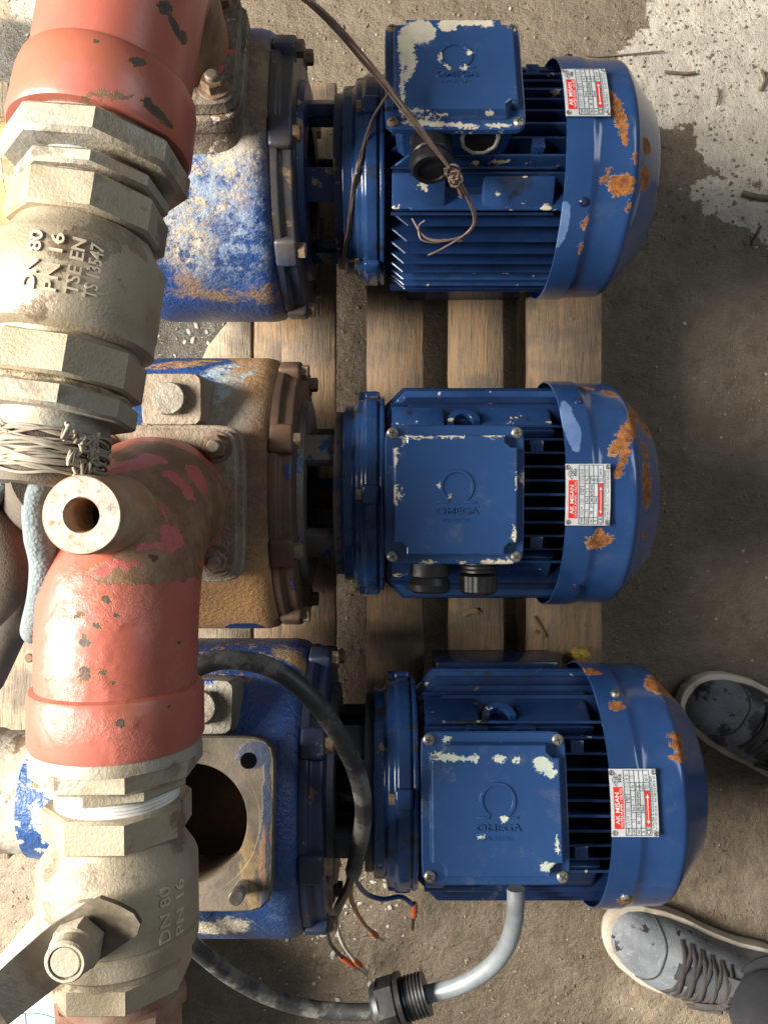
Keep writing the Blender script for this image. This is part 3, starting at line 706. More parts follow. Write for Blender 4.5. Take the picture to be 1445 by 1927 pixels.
    strip(m, U(0.20), U(0.60), V(0.21), V(0.225), Z + 0.0003)
    for s_, u in ((1, 0.63), (-1, 0.19)):
        m.add([pf(U(u), V(0.2175), Z + 0.0003), pf(U(u - s_ * 0.05), V(0.25), Z + 0.0003), pf(U(u - s_ * 0.05), V(0.185), Z + 0.0003)], [(0, 1, 2)])
    m.build('white_arrow', M['white_ink'], plate, 0)
    m = MB(); g = 0.00028
    def hl(v, u0, u1): strip(m, U(u0), U(u1), V(v) - g, V(v) + g)
    def vl(u, v0, v1): m.add([pf(U(u) - g, V(v0), Z), pf(U(u) + g, V(v0), Z), pf(U(u) + g, V(v1), Z), pf(U(u) - g, V(v1), Z)], [(0, 1, 2, 3)])
    for v in (0.70, 0.575, 0.475, 0.375, 0.28): hl(v, 0.02, 0.98)
    hl(0.155, 0.02, 0.98)
    for u in (0.02, 0.98): vl(u, 0.155, 0.70)
    vl(0.13, 0.28, 0.70)
    for u in (0.51, 0.63): vl(u, 0.575, 0.70)
    for u in (0.36, 0.47, 0.68, 0.80): vl(u, 0.475, 0.575)
    for u in (0.30, 0.36, 0.47, 0.55, 0.68, 0.80): vl(u, 0.375, 0.475)
    for u in (0.36, 0.47, 0.68, 0.80): vl(u, 0.28, 0.375)
    for u in (0.145, 0.68, 0.80): vl(u, 0.155, 0.28)
    m.build('table_grid', M['teal_ink'], plate, 0)
    m = MB(); s3 = 0.0030
    for (t_, u, v, s_) in (('Type', .075, .64, s3), ('Serial\nNo', .57, .64, .0023), ('m3/h', .075, .525, .0027), ('Kw', .415, .525, s3), ('Ps', .74, .525, s3),
                           ('Hz', .075, .425, s3), ('50', .215, .425, s3), ('V', .33, .425, s3), ('380', .415, .425, s3), ('6/4', .51, .425, s3), ('2900', .615, .425, s3), ('Weight\nKg', .74, .425, .0020),
                           ('%', .075, .33, s3), ('Size', .415, .33, s3), ('Fan\nDisch.', .74, .33, .0020), ('Prod.\nYear', .74, .22, .0020), ('2010', .87, .22, .0030), ('CE', .08, .218, .0052), ('9908', .86, .775, .0038)):
        put_text(m, t_, pf, U(u), V(v), s_, z=Z, bold=0.008)
    put_text(m, '112. Cadde 2286. Sk. No:41-43 Ostim/ANKARA/TURKEY', pf, U(0.48), V(0.118), 0.0026, width=ph * 0.84, z=Z)
    put_text(m, 'Tel: +90 312 395 10 10  -  Fax: +90 312 395 61 63', pf, U(0.49), V(0.055), 0.0026, width=ph * 0.80, z=Z)
    put_text(m, 'TSE', pf, U(0.84), V(0.865), 0.0040, z=Z, bold=0.01)
    dm = [(0.74, 0.865), (0.84, 0.955), (0.94, 0.865), (0.84, 0.775 + 0.03)]
    for k in range(4):
        (u0, v0), (u1, v1) = dm[k], dm[(k + 1) % 4]
        a0, a1 = pf(U(u0), V(v0), Z), pf(U(u1), V(v1), Z)
        cc = pf(U(0.84), V(0.865), Z); m.add([a0, a1, a1 + (cc - a1) * 0.12, a0 + (cc - a0) * 0.12], [(0, 1, 2, 3)])
    m.build('black_lettering', M['ink'], plate, 0)
    m = MB()
    put_text(m, {1: 'VHM 150', 2: 'VKM 150', 3: 'VHM 100'}[idx], pf, U(0.30), V(0.64), 0.0052, z=Z, width=ph * 0.27)
    put_text(m, {1: '10235', 2: '10234', 3: '10233'}[idx], pf, U(0.80), V(0.64), 0.0046, z=Z, width=ph * 0.24)
    put_text(m, '75', pf, U(0.24), V(0.525), 0.004, z=Z); put_text(m, '7.5', pf, U(0.57), V(0.525), 0.004, z=Z); put_text(m, '10', pf, U(0.88), V(0.525), 0.004, z=Z)
    m.build('engraved_figures', M['scratch'], plate, 0)
    for (u, v) in ((0.06, 0.93), (0.94, 0.95), (0.05, 0.05), (0.95, 0.05)):
        c = pf(U(u), V(v), 0.0006); mm = T.copy(); mm.translation = c
        m = MB(); m.lathe([(0, 0.0027), (0.0008, 0.0023), (0.0011, 0.0012), (0.0007, 0.0008)], mm, 14); m.build('rivet', M['steel'], plate, 30)
    # --- suction neck
    m = MB()
    sy, sz = {1: (0.0, 0.0), 2: (0, 0), 3: (-0.012, 0.0)}[idx]
    SX = AX @ Matrix.Translation((sy, sz, 0))
    m.lathe([(-0.345, 0.06), (-0.345, 0.064), (-0.312, 0.064), (-0.312, 0.085)], SX, 48, caps=(False, False))
    m.lathe([(-0.402, 0.045), (-0.4025, 0.066), (-0.401, 0.0685), (-0.386, 0.0690), (-0.372, 0.0700), (-0.347, 0.0700), (-0.344, 0.068), (-0.344, 0.05)], SX, 64, caps=(False, False))
    D['suction'] = m.build('suction_flange', None, root, 30); D['SX'] = SX
    return D

pz = PT + 0.1515 * 1.0
A1 = make_pump(1, 'blue pump tilted back, its terminal box with a brown wire bundle across it', 0.0, 0.373, PT + 0.153, 1.0, 19)
A2 = make_pump(2, 'blue pump between the two others, with two black glands under its terminal box', 0.0, 0.0213, PT + 0.153, 1.0, -2)
A3 = make_pump(3, 'blue pump beside the shoes, with an open square discharge flange', 0.034, -0.302, PT + 0.159, 1.04, 9.5)

# ------------------------------------------------------------------ wear and painted rim reflections on each pump, laid out from the photograph
def rust_layer(cs, lst, amp=0.011, s=170): return dict(blobs=cs.blobs(lst), c=RUST, s=s, amp=amp, soft=0.06, rough=0.9, ring=RING, rw=0.10, h=-0.25, grain=1.2, cs=150)
def cream_layer(cs, lst, amp=0.006, s=170, c=CREAM): return dict(blobs=cs.blobs(lst), c=c, s=s, amp=amp, soft=0.04, rough=0.7, h=-0.5, grain=0.2, cs=60)
def rim_reflection_layer(cs, lst): return dict(blobs=cs.blobs(lst), c=((0.085, 0.155, 0.33), (0.13, 0.21, 0.39)), s=26, amp=0.006, soft=0.05, rough=0.45, h=0.1, grain=0.1, cs=30)  # lighter-blue patches: sky reflections along the cover rim, painted into the colour
SCR = dict(blobs=[], s=70, lo=0.735, hi=0.745, c=((0.25, 0.32, 0.45), (0.4, 0.42, 0.42)), rough=0.7, h=-0.1, grain=0.1)
COV = {
 1: ([(1160, 205, 42, 11, -70), (1172, 250, 22, 6, -75), (1168, 348, 26, 20, 0), (1140, 330, 18, 5, 60), (1183, 388, 10, 5, 70), (1213, 335, 8, 24, 5), (1196, 298, 4, 12, 0), (1216, 275, 7, 16, 0), (1100, 420, 5, 15, -15), (1092, 468, 3, 12, 0), (1068, 152, 14, 8, 0)],
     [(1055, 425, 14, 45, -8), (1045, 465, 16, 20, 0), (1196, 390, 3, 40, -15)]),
 2: ([(1188, 800, 46, 11, 72), (1170, 868, 34, 8, 70), (1190, 740, 16, 14, 0), (1204, 790, 8, 36, 12), (1217, 915, 8, 42, 0), (1215, 855, 4, 22, 5), (1125, 1018, 25, 12, 10), (1128, 1010, 8, 16, 20), (1102, 730, 4, 10, 25), (1145, 740, 14, 5, -30), (1175, 1118, 5, 4, 0), (1213, 1007, 5, 6, 0)],
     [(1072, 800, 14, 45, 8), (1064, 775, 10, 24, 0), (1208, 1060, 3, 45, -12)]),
 3: ([(1243, 1290, 12, 26, 25), (1274, 1384, 11, 6, 0), (1277, 1401, 10, 10, 0), (1281, 1424, 11, 9, 0), (1160, 1329, 14, 9, -10), (1175, 1697, 14, 7, 10), (1100, 1262, 8, 8, 0)],
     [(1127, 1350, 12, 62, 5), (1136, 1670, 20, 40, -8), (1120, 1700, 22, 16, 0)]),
}
for i, A in ((1, A1), (2, A2), (3, A3)):
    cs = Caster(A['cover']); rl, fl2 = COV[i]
    A['cover'].data.materials.append(layered('fan_cover_paint', BLUE1, BLUE2, 7, 0.15, [rim_reflection_layer(cs, fl2), SCR, rust_layer(cs, rl)], bump=(22, 0.16, 0.0016), spec=0.55, dust=((0.22, 0.20, 0.17), 24, 0.54, 0.80, 0.22)))
LID = {
 1: [(790, 60, 30, 22, 0), (765, 85, 16, 40, 0), (842, 47, 18, 12, 0), (772, 130, 7, 26, -15), (880, 42, 30, 6, 0), (915, 44, 14, 7, 0), (949, 43, 10, 8, 0), (757, 150, 4, 60, 0), (830, 216, 12, 3, 0), (922, 213, 7, 5, -30), (800, 232, 45, 5, -4), (870, 236, 30, 4, -4), (935, 236, 24, 4, 0), (829, 107, 4, 8, 0), (882, 99, 6, 4, 0), (842, 126, 7, 3, -40), (873, 128, 7, 4, 40)],
 2: [(780, 822, 40, 2.5, 0), (850, 820, 28, 2.5, 0), (928, 820, 20, 2.5, 0), (744, 850, 2.5, 30, 0), (742, 930, 2, 20, 0), (972, 905, 2.5, 18, 0), (985, 900, 3, 14, 0), (745, 945, 3, 4, 0), (827, 913, 2.5, 5, 0), (870, 1061, 10, 2.5, 0), (925, 1060, 22, 2.5, 0), (950, 1060, 14, 3, 0), (968, 1010, 3, 22, 0), (805, 1059, 18, 2, 0), (845, 935, 3, 5, 0)],
 3: [(850, 1428, 42, 4, 2), (835, 1424, 26, 6, 0), (892, 1428, 10, 7, 0), (940, 1428, 14, 6, 0), (970, 1430, 7, 6, 0), (1022, 1440, 20, 14, -25), (1035, 1455, 12, 8, 0), (1033, 1632, 18, 9, 5), (948, 1541, 6, 8, 20), (820, 1686, 8, 5, 0), (915, 1690, 9, 5, 0), (1000, 1692, 40, 3, 0), (960, 1694, 24, 2.5, 0), (785, 1640, 4, 18, 0), (1048, 1590, 2.5, 20, 0), (840, 1391, 8, 3, 0), (905, 1575, 8, 2.5, 0)],
}
for i, A in ((1, A1), (2, A2), (3, A3)):
    cs = Caster([A['lid']]); c = CREAM if i < 3 else ((0.40, 0.47, 0.40), (0.50, 0.53, 0.44))
    mt = layered('terminal_lid_paint', (0.018, 0.054, 0.155), (0.023, 0.064, 0.180), 6, 0.22, [SCR, dict(cream_layer(cs, LID[i], 0.0085, 260, c), ring=(0.03, 0.13, 0.32), rw=0.12)], bump=(45, 0.10, 0.0010), dust=((0.22, 0.21, 0.19), 30, 0.52, 0.78, 0.28))
    A['lid'].data.materials.append(mt); A['emblem'].data.materials.append(mt)
    A['box'].data.materials.append(M['shield'] if i != 1 else layered('box_paint', BLUE1, BLUE2, 20, 0.26, [SCR], bump=(60, 0.1, 0.001)))

BRN = ((0.13, 0.085, 0.052), (0.20, 0.135, 0.085))
ORG = ((0.36, 0.205, 0.085), (0.27, 0.145, 0.060))
TAN = ((0.42, 0.36, 0.27), (0.33, 0.275, 0.20))
VB = (BLUE1, (0.022, 0.070, 0.24))
def soft_layer(cs, lst, c, amp=0.014, s=30, soft=0.35, speck=None, rough=0.85, cs_=60, h=0.2, grain=0.6):
    d = dict(blobs=cs.blobs(lst), c=c, s=s, amp=amp, soft=soft, rough=rough, h=h, grain=grain, cs=cs_)
    if speck: d['speck'] = speck
    return d
CB = (200, 0.75, 0.0028)      # cast iron skin
# pump 1: worn to primer on the upper left, blue on the lower right
cs = Caster(A1['volute'])
vm1 = layered('volute_paint', (0.018, 0.065, 0.24), BLUE1, 10, 0.38, [
    soft_layer(cs, [(400, 270, 110, 60, 0), (370, 330, 100, 80, 0), (345, 420, 45, 110, 0), (430, 240, 60, 40, 0)], TAN, 0.03, 40, 0.6, (48, 0.44, 0.49)),
    soft_layer(cs, [(400, 400, 90, 150, 20)], ((0.12, 0.19, 0.32), (0.24, 0.27, 0.31)), 0.03, 40, 0.7, (70, 0.47, 0.55)),
    soft_layer(cs, [(440, 558, 130, 11, -4), (360, 535, 30, 14, -30), (505, 552, 30, 14, 0)], ((0.26, 0.155, 0.085), (0.18, 0.12, 0.075)), 0.02, 70, 0.5, (60, 0.42, 0.52)),
    soft_layer(cs, [(400, 500, 100, 50, 0), (420, 265, 20, 10, 0)], ORG, 0.01, 60, 0.4, (75, 0.61, 0.64)),
    soft_layer(cs, [(505, 150, 45, 180, 0)], BRN, 0.012, 30, 0.5),
], bump=CB)
A1['volute'].data.materials.append(vm1)
vm1b = layered('flange_dirt', (0.20, 0.165, 0.12), (0.085, 0.060, 0.042), 30, 0.75, [dict(blobs=[], s=26, lo=0.63, hi=0.67, c=((0.50, 0.10, 0.085), (0.42, 0.14, 0.10)), rough=0.5), dict(blobs=[], s=60, lo=0.62, hi=0.66, c=TAN, rough=0.9)], bump=CB)
A1['flange'].data.materials.append(vm1b); A1['boss'].data.materials.append(vm1b)
bk1 = layered('casing_flange_dark', (0.060, 0.050, 0.042), (0.020, 0.030, 0.065), 16, 0.45, [dict(blobs=[], s=40, lo=0.62, hi=0.66, c=BRN, rough=0.9)], bump=(120, 0.4, 0.0012))
for o in [A1['back']] + A1['lugs']: o.data.materials.append(bk1)
A1['lantern'].data.materials.append(layered('lantern_paint', (0.010, 0.018, 0.06), (0.016, 0.03, 0.10), 16, 0.4, [dict(blobs=[], s=26, lo=0.60, hi=0.64, c=((0.26, 0.22, 0.15), BRN[1]), rough=0.9)], bump=(120, 0.3, 0.001)))
A1['suction'].data.materials.append(simple('yellow_peeling', (0.52, 0.36, 0.09), (0.48, 0.40, 0.26), 0.6, 0, 50, (60, 0.6, 0.002), fine=(45, 0.8, 0.52, 0.58, (0.20, 0.11, 0.05))))
# pump 2: rust and dirt, blue left on the shoulder
cs = Caster(A2['volute'])
vm2 = layered('volute_rust', (0.36, 0.195, 0.075), (0.25, 0.150, 0.075), 18, 0.8, [
    soft_layer(cs, [(380, 770, 90, 60, 0), (430, 790, 60, 40, 0)], ((0.27, 0.235, 0.185), (0.20, 0.17, 0.125)), 0.014, 40, 0.5),
    soft_layer(cs, [(340, 690, 100, 38, 6), (255, 760, 25, 60, 0), (300, 680, 70, 30, 0)], VB, 0.008, 50, 0.07, None, 0.35, 20, 0.5, 0.05),
    soft_layer(cs, [(430, 705, 50, 26, 30), (410, 735, 26, 24, 0)], ((0.30, 0.38, 0.42), (0.36, 0.36, 0.31)), 0.010, 60, 0.3, (90, 0.40, 0.52)),
    soft_layer(cs, [(480, 690, 40, 26, 0), (350, 684, 70, 6, 5), (500, 720, 22, 30, 0)], ORG, 0.010, 60, 0.25, (80, 0.44, 0.50)),
    soft_layer(cs, [(535, 930, 40, 270, 0), (510, 900, 26, 130, 0)], ((0.115, 0.062, 0.034), (0.17, 0.095, 0.05)), 0.010, 30, 0.35),
    soft_layer(cs, [(460, 1180, 30, 11, -10)], VB, 0.006, 70, 0.06, None, 0.35, 20, 0.5, 0.05),
], bump=CB)
A2['volute'].data.materials.append(vm2)
fl2m = layered('flange_brown', (0.25, 0.20, 0.145), (0.155, 0.105, 0.066), 22, 0.8, [dict(blobs=[], s=34, lo=0.66, hi=0.69, c=((0.45, 0.11, 0.085), (0.30, 0.12, 0.07)), rough=0.6)], bump=CB)
A2['flange'].data.materials.append(fl2m); A2['boss'].data.materials.append(fl2m)
bk2 = layered('casing_flange_rust', (0.105, 0.056, 0.030), (0.065, 0.038, 0.023), 18, 0.65, [dict(blobs=[], s=30, lo=0.60, hi=0.63, c=(BLUE1, (0.02, 0.03, 0.07)), rough=0.4, h=0.4, grain=0.1)], bump=(140, 0.4, 0.0012))
for o in [A2['back']] + A2['lugs']: o.data.materials.append(bk2)
A2['lantern'].data.materials.append(layered('lantern_worn', (0.13, 0.115, 0.10), (0.075, 0.055, 0.04), 20, 0.5, [dict(blobs=[], s=40, lo=0.55, hi=0.58, c=(BLUE1, BLUE1), rough=0.35, h=0.4, grain=0.1)], bump=(120, 0.3, 0.001)))
A2['suction'].data.materials.append(bk2)
# pump 3: mostly blue, bare grey flange, tones darkened to stand in for the red pipe's shade
cs = Caster(A3['volute'])
vm3 = layered('volute_blue', (0.016, 0.052, 0.175), BLUE1, 9, 0.36, [
    soft_layer(cs, [(520, 1225, 60, 14, 0), (440, 1272, 40, 9, -10), (480, 1215, 60, 8, 0), (420, 1225, 40, 10, 0)], ORG, 0.008, 70, 0.3, (70, 0.53, 0.57)),
    soft_layer(cs, [(430, 1745, 40, 14, 10), (390, 1748, 60, 12, 0)], ((0.50, 0.45, 0.34), (0.42, 0.36, 0.27)), 0.02, 140, 0.25),
    soft_layer(cs, [(555, 1240, 14, 40, 20)], ((0.18, 0.13, 0.06), (0.30, 0.19, 0.08)), 0.006, 60, 0.3),
], bump=CB, dust=((0.16, 0.16, 0.17), 40, 0.5, 0.72, 0.35))
A3['volute'].data.materials.append(vm3)
cs = Caster(A3['flange'])
fl3 = layered('flange_bare', (0.125, 0.098, 0.064), (0.068, 0.053, 0.039), 26, 0.62, [
    soft_layer(cs, [(478, 1420, 30, 26, 0), (500, 1560, 9, 160, 0), (430, 1738, 90, 10, 4)], ((0.030, 0.042, 0.085), (0.05, 0.055, 0.07)), 0.006, 50, 0.15, None, 0.45),
    soft_layer(cs, [(470, 1640, 16, 90, 8), (455, 1500, 20, 40, 0)], ((0.26, 0.18, 0.08), (0.18, 0.12, 0.06)), 0.016, 80, 0.4),
    soft_layer(cs, [(497, 1620, 7, 60, 0)], ((0.26, 0.10, 0.05), (0.2, 0.12, 0.07)), 0.006, 60, 0.3)], bump=(160, 0.45, 0.0014))
A3['flange'].data.materials.append(fl3)
A3['boss'].data.materials.append(layered('boss_bare', (0.23, 0.205, 0.16), (0.15, 0.13, 0.10), 26, 0.7, [dict(blobs=[], s=22, lo=0.56, hi=0.6, c=(BLUE1, BLUE2), rough=0.4)], bump=CB))
bk3 = layered('casing_flange_navy', (0.012, 0.020, 0.060), (0.022, 0.026, 0.040), 18, 0.45, [dict(blobs=[], s=34, lo=0.63, hi=0.67, c=BRN, rough=0.8)], bump=(120, 0.35, 0.0012))
for o in [A3['back']] + A3['lugs']: o.data.materials.append(bk3)
A3['lantern'].data.materials.append(simple('lantern_dark', (0.020, 0.024, 0.045), (0.05, 0.045, 0.04), 0.5, 0, 20, (120, 0.3, 0.001)))
cs = Caster(A3['suction'])
A3['suction'].data.materials.append(layered('suction_blue', (0.03, 0.09, 0.25), BLUE2, 12, 0.42, [dict(blobs=[], s=60, lo=0.50, hi=0.58, c=((0.40, 0.46, 0.52), (0.50, 0.48, 0.42)), rough=0.8), dict(blobs=[], s=30, lo=0.66, hi=0.69, c=((0.45, 0.14, 0.08), ORG[0]), rough=0.8)], bump=CB))
# pump 3 loose items on the bare flange: one stud, one open tapped hole
m = MB(); T3 = A3['T']; Mx = T3 @ Matrix.Translation((FLX + 0.047, FLY - 0.052, FLH - 0.002))
prof = [(0, 0.0062)]
for k in range(10): prof += [(0.002 + k * 0.0026, 0.0062), (0.0033 + k * 0.0026, 0.0056)]
prof += [(0.029, 0.0062), (0.032, 0.0060), (0.0328, 0.0052)]
m.lathe(prof, Mx, 24); m.build('stud', M['steel'], A3['flange'], 30)
for (sx, sy) in ((1, 1), (-1, 1), (-1, -1)):
    m = MB(); m.lathe([(0, 0.0070), (0.0004, 0.0001)], T3 @ Matrix.Translation((FLX + sx * 0.049, FLY + sy * 0.052, FLH + 0.0006)), 24, caps=(False, False)); m.build('tapped_hole', M['void'], A3['flange'], 30)
# whitish pipe end screwed into the suction flange of pump 3
m = MB(); m.lathe([(-0.52, 0.04), (-0.52, 0.062), (-0.515, 0.065), (-0.455, 0.066), (-0.45, 0.063), (-0.402, 0.063)], A3['SX'], 48, caps=(True, False))
sp = m.build('suction_nipple', layered('peeling_pipe', (0.42, 0.35, 0.25), (0.55, 0.52, 0.46), 24, 0.8, [dict(blobs=[], s=26, lo=0.55, hi=0.6, c=((0.18, 0.13, 0.085), (0.26, 0.18, 0.10)), rough=0.9)], bump=(45, 0.8, 0.003)), A3['root'], 40)
m = MB(); m.lathe([(-0.52, 0.04), (-0.52, 0.070), (-0.515, 0.073), (-0.44, 0.073), (-0.437, 0.068), (-0.402, 0.068)], A1['SX'], 48, caps=(True, False))
m.build('suction_nipple', layered('yellow_pipe', (0.50, 0.33, 0.10), (0.52, 0.44, 0.30), 30, 0.7, [dict(blobs=[], s=40, lo=0.55, hi=0.6, c=((0.16, 0.09, 0.05), (0.3, 0.2, 0.1)), rough=0.9)], bump=(60, 0.8, 0.002)), A1['root'], 40)

# ------------------------------------------------------------------ discharge pipes
def red_paint(name, cs, brown, dark, extra=(), crack=True):
    m = layered(name, (0.38, 0.098, 0.066), (0.42, 0.130, 0.096), 9, 0.38, [
        soft_layer(cs, brown, ((0.17, 0.088, 0.045), (0.25, 0.15, 0.08)), 0.014, 60, 0.05, None, 0.55, 40, -0.5, 0.2)] + list(extra) + [
        dict(blobs=cs.blobs(dark), c=((0.055, 0.036, 0.030), (0.11, 0.07, 0.05)), s=220, amp=0.006, soft=0.10, rough=0.7, ring=(0.40, 0.13, 0.03), rw=0.45, h=-0.4, cs=140),
    ], bump=(90, 0.16, 0.0012), fine=(20, 0.5, 0.50, 0.66, (0.34, 0.105, 0.045)))
    if crack:
        nt = m.node_tree; b = nt.nodes['Principled BSDF']; co = coords(nt)
        cn = noi(nt, co, 60, 3, 0.6, True); vm = nt.nodes.new('ShaderNodeVectorMath'); vm.operation = 'MULTIPLY_ADD'
        nt.links.new(cn, vm.inputs[0]); vm.inputs[1].default_value = (0.018,) * 3; nt.links.new(co, vm.inputs[2])
        vo = nt.nodes.new('ShaderNodeTexVoronoi'); vo.feature = 'DISTANCE_TO_EDGE'; vo.inputs['Scale'].default_value = 150; nt.links.new(vm.outputs[0], vo.inputs['Vector'])
        e = mathn(nt, 'SUBTRACT', 1.0, ramp(nt, vo.outputs[0], 0.004, 0.035))
        e = mathn(nt, 'MULTIPLY', e, ramp(nt, noi(nt, co, 22, 3), 0.46, 0.60))
        src = b.inputs['Base Color'].links[0].from_socket
        nt.links.new(mix(nt, mathn(nt, 'MULTIPLY', e, 0.5), src, (0.20, 0.055, 0.03)), b.inputs['Base Color'])
        nsrc = b.inputs['Normal'].links[0].from_socket
        wr = noi(nt, vm.outputs[0], 120, 6, 0.7); wm = ramp(nt, noi(nt, co, 18, 3), 0.45, 0.6)
        nt.links.new(bumpn(nt, mathn(nt, 'MULTIPLY', wr, wm), 0.55, 0.0022, nsrc), b.inputs['Normal'])
    return m

def hexring(mb_, Mx, s0, s1, r, ph=0.0, ch=0.0015, inner=0.02, n=8):
    mb_.lathe([(s0, inner), (s0, r - ch * 1.2), (s0 + ch, r), (s1 - ch, r), (s1, r - ch * 1.2), (s1, inner)], Mx, n, ph + R(22.5), caps=(False, False))
def thread(mb_, Mx, s0, s1, r, n):
    prof = []
    for k in range(n):
        a = s0 + (s1 - s0) * k / n; b = s0 + (s1 - s0) * (k + .5) / n; prof += [(a, r), (b, r - 0.0012)]
    mb_.lathe(prof + [(s1, r)], Mx, 48)

def wrapf(Mx, rad):      # text wrapped on a barrel: u along axis (negative s), v round it
    def f(u, v, z):
        a = v / rad
        return lambda ang: Mx @ Vector(((rad + z) * math.cos(a + ang), (rad + z) * math.sin(a + ang), u))
    return f

def make_pipe(name_label, base, up, exit_pt, d, arc_r, seq, pump, bolts, hexph=0.0):
    """base: centre of the flange joint; up: flange normal; exit_pt: axis point where the collar starts; d: axis direction"""
    root = empty('discharge_pipe', Vector((base.x, base.y, base.z)), name_label, 'pipe', 'red discharge pipes with ball valves')
    off = root.location
    up = up.normalized(); d = d.normalized()
    # elbow centre line: straight, arc, straight
    corner_t = None
    # corner: closest points of the two axes
    w0 = base - exit_pt; a, b_, c = 1, up.dot(d), 1
    dd, e = up.dot(w0), d.dot(w0); den = a * c - b_ * b_
    s1 = (b_ * e - c * dd) / den; s2 = (a * e - b_ * dd) / den
    corner = ((base + up * s1) + (exit_pt + d * s2)) / 2
    L1 = abs(s1); L2 = abs(s2)
    tt = min(arc_r, L1 * 0.92, L2 * 0.92)
    p0 = base + up * (s1 - tt); p1 = exit_pt + d * (s2 + tt)
    path = [base + (p0 - base) * k / 3 for k in range(3)]
    for k in range(19):
        t = k / 18; k4 = 0.5523
        b0, b1, b2, b3 = p0, p0 + up * tt * k4, p1 - d * tt * k4, p1
        path.append(b0 * (1 - t) ** 3 + b1 * 3 * t * (1 - t) ** 2 + b2 * 3 * t * t * (1 - t) + b3 * t ** 3)
    path += [p1 + (exit_pt + d * 0.012 - p1) * k / 3 for k in range(1, 4)]
    m = MB(); m.tube([p - off for p in path], [0.0600 - 0.0040 * k / (len(path) - 1) for k in range(len(path))], 64); el = m.build('elbow', None, root, 40)
    return root, el, off

def rootless(M_, off): 
    m = M_.copy(); m.translation = M_.translation - off; return m

# ---- middle pump's pipe
loc = lambda A, v: A['root'].location + A['T'] @ Vector(v)
base2 = loc(A2, (FLX, FLY, FLH + 0.0135)); up2 = (A2['T'].to_3x3() @ Vector((0, 0, 1)))
ex2 = Vector((-0.1935, -0.124, 1.15 - 0.560)); d2 = Vector((0.004, -1, -0.01)).normalized()
pipe2, el2, off2 = make_pipe('red discharge pipe with open stub and lever valve, rising from the middle pump', base2, up2, ex2, d2, 0.125, None, A2, None)
AXP = rootless(frame(ex2, d2, (0, 0, 1)), off2)     # lathe frame: local v axis is up
def flange_plate(root, A, off, mat, half=0.0685):
    T = A['T'].copy(); T.translation = A['T'].translation + A['root'].location - off
    m = MB(); rings = [[Vector((x, y, z)) for x, y in superell(h, 10, 64, FLX, FLY)] for h, z in ((half - 0.001, FLH + 0.0006), (half, FLH + 0.002), (half, FLH + 0.0125), (half - 0.002, FLH + 0.014))]
    m.loft(rings, T); fp = m.build('flange_plate', mat, root, 30)
    for (sx, sy) in ((1, 1), (1, -1), (-1, 1), (-1, -1)):
        Mx = T @ Matrix.Translation((FLX + sx * 0.0505, FLY + sy * 0.0515, FLH + 0.0139)) @ Matrix.Rotation(sx * 0.3 + sy, 4, 'Z')
        b = MB(); b.lathe([(0, 0.0145), (0.002, 0.014), (0.0022, 0.008)], Mx, 24); b.build('washer', M['rustbolt'], fp, 30)
        b = MB(); bolt_hex(b, Mx @ Matrix.Translation((0, 0, 0.002)), 0.0112, 0.009); nut = b.build('nut', M['rustbolt'], fp, 30)
        b = MB(); b.lathe([(0, 0.006), (0.0125, 0.006), (0.014, 0.0048)], Mx @ Matrix.Translation((0, 0, 0.002)), 16); b.build('bolt_end', M['dirtbolt'], fp, 30)
    return fp
flange_plate(pipe2, A2, off2, fl2m)
flange_p1 = None
m = MB(); m.lathe([(0, 0.0565), (0.0015, 0.0598), (0.004, 0.0612), (0.038, 0.0612), (0.0415, 0.0595), (0.042, 0.05)], AXP, 72, caps=(False, False)); col2 = m.build('collar', None, pipe2, 30)
cs = Caster([el2, col2])
rp2 = red_paint('red_pipe_paint', cs,
    [(350, 890, 75, 70, 0), (300, 850, 80, 26, 0), (395, 950, 40, 110, 0), (335, 1000, 80, 66, 10), (290, 1065, 80, 32, 3), (225, 1075, 60, 22, 0), (345, 1080, 55, 18, 10), (240, 950, 70, 90, 0)],
    [(290, 1050, 10, 6, 0), (200, 1130, 10, 8, 0), (150, 1158, 9, 6, 30), (183, 1178, 8, 7, 0), (220, 1157, 7, 4, 0), (160, 1210, 13, 8, 0), (158, 1197, 5, 6, 0), (160, 1268, 11, 14, 10), (195, 1265, 8, 7, 0), (213, 1285, 6, 6, 0), (337, 1210, 4, 4, 0), (225, 1360, 8, 7, 0), (318, 1330, 5, 4, 0)],
    extra=[soft_layer(cs, [(330, 900, 26, 10, -30), (350, 920, 10, 26, 10), (325, 1010, 22, 26, 10), (310, 960, 5, 20, 0), (300, 1030, 40, 8, 0), (260, 870, 60, 12, 15), (375, 900, 12, 34, 20), (210, 1070, 50, 9, 15)], ((0.46, 0.125, 0.11), (0.42, 0.10, 0.09)), 0.012, 70, 0.05, None, 0.4, 40, 0.4, 0.1)])
el2.data.materials.append(rp2); col2.data.materials.append(rp2)
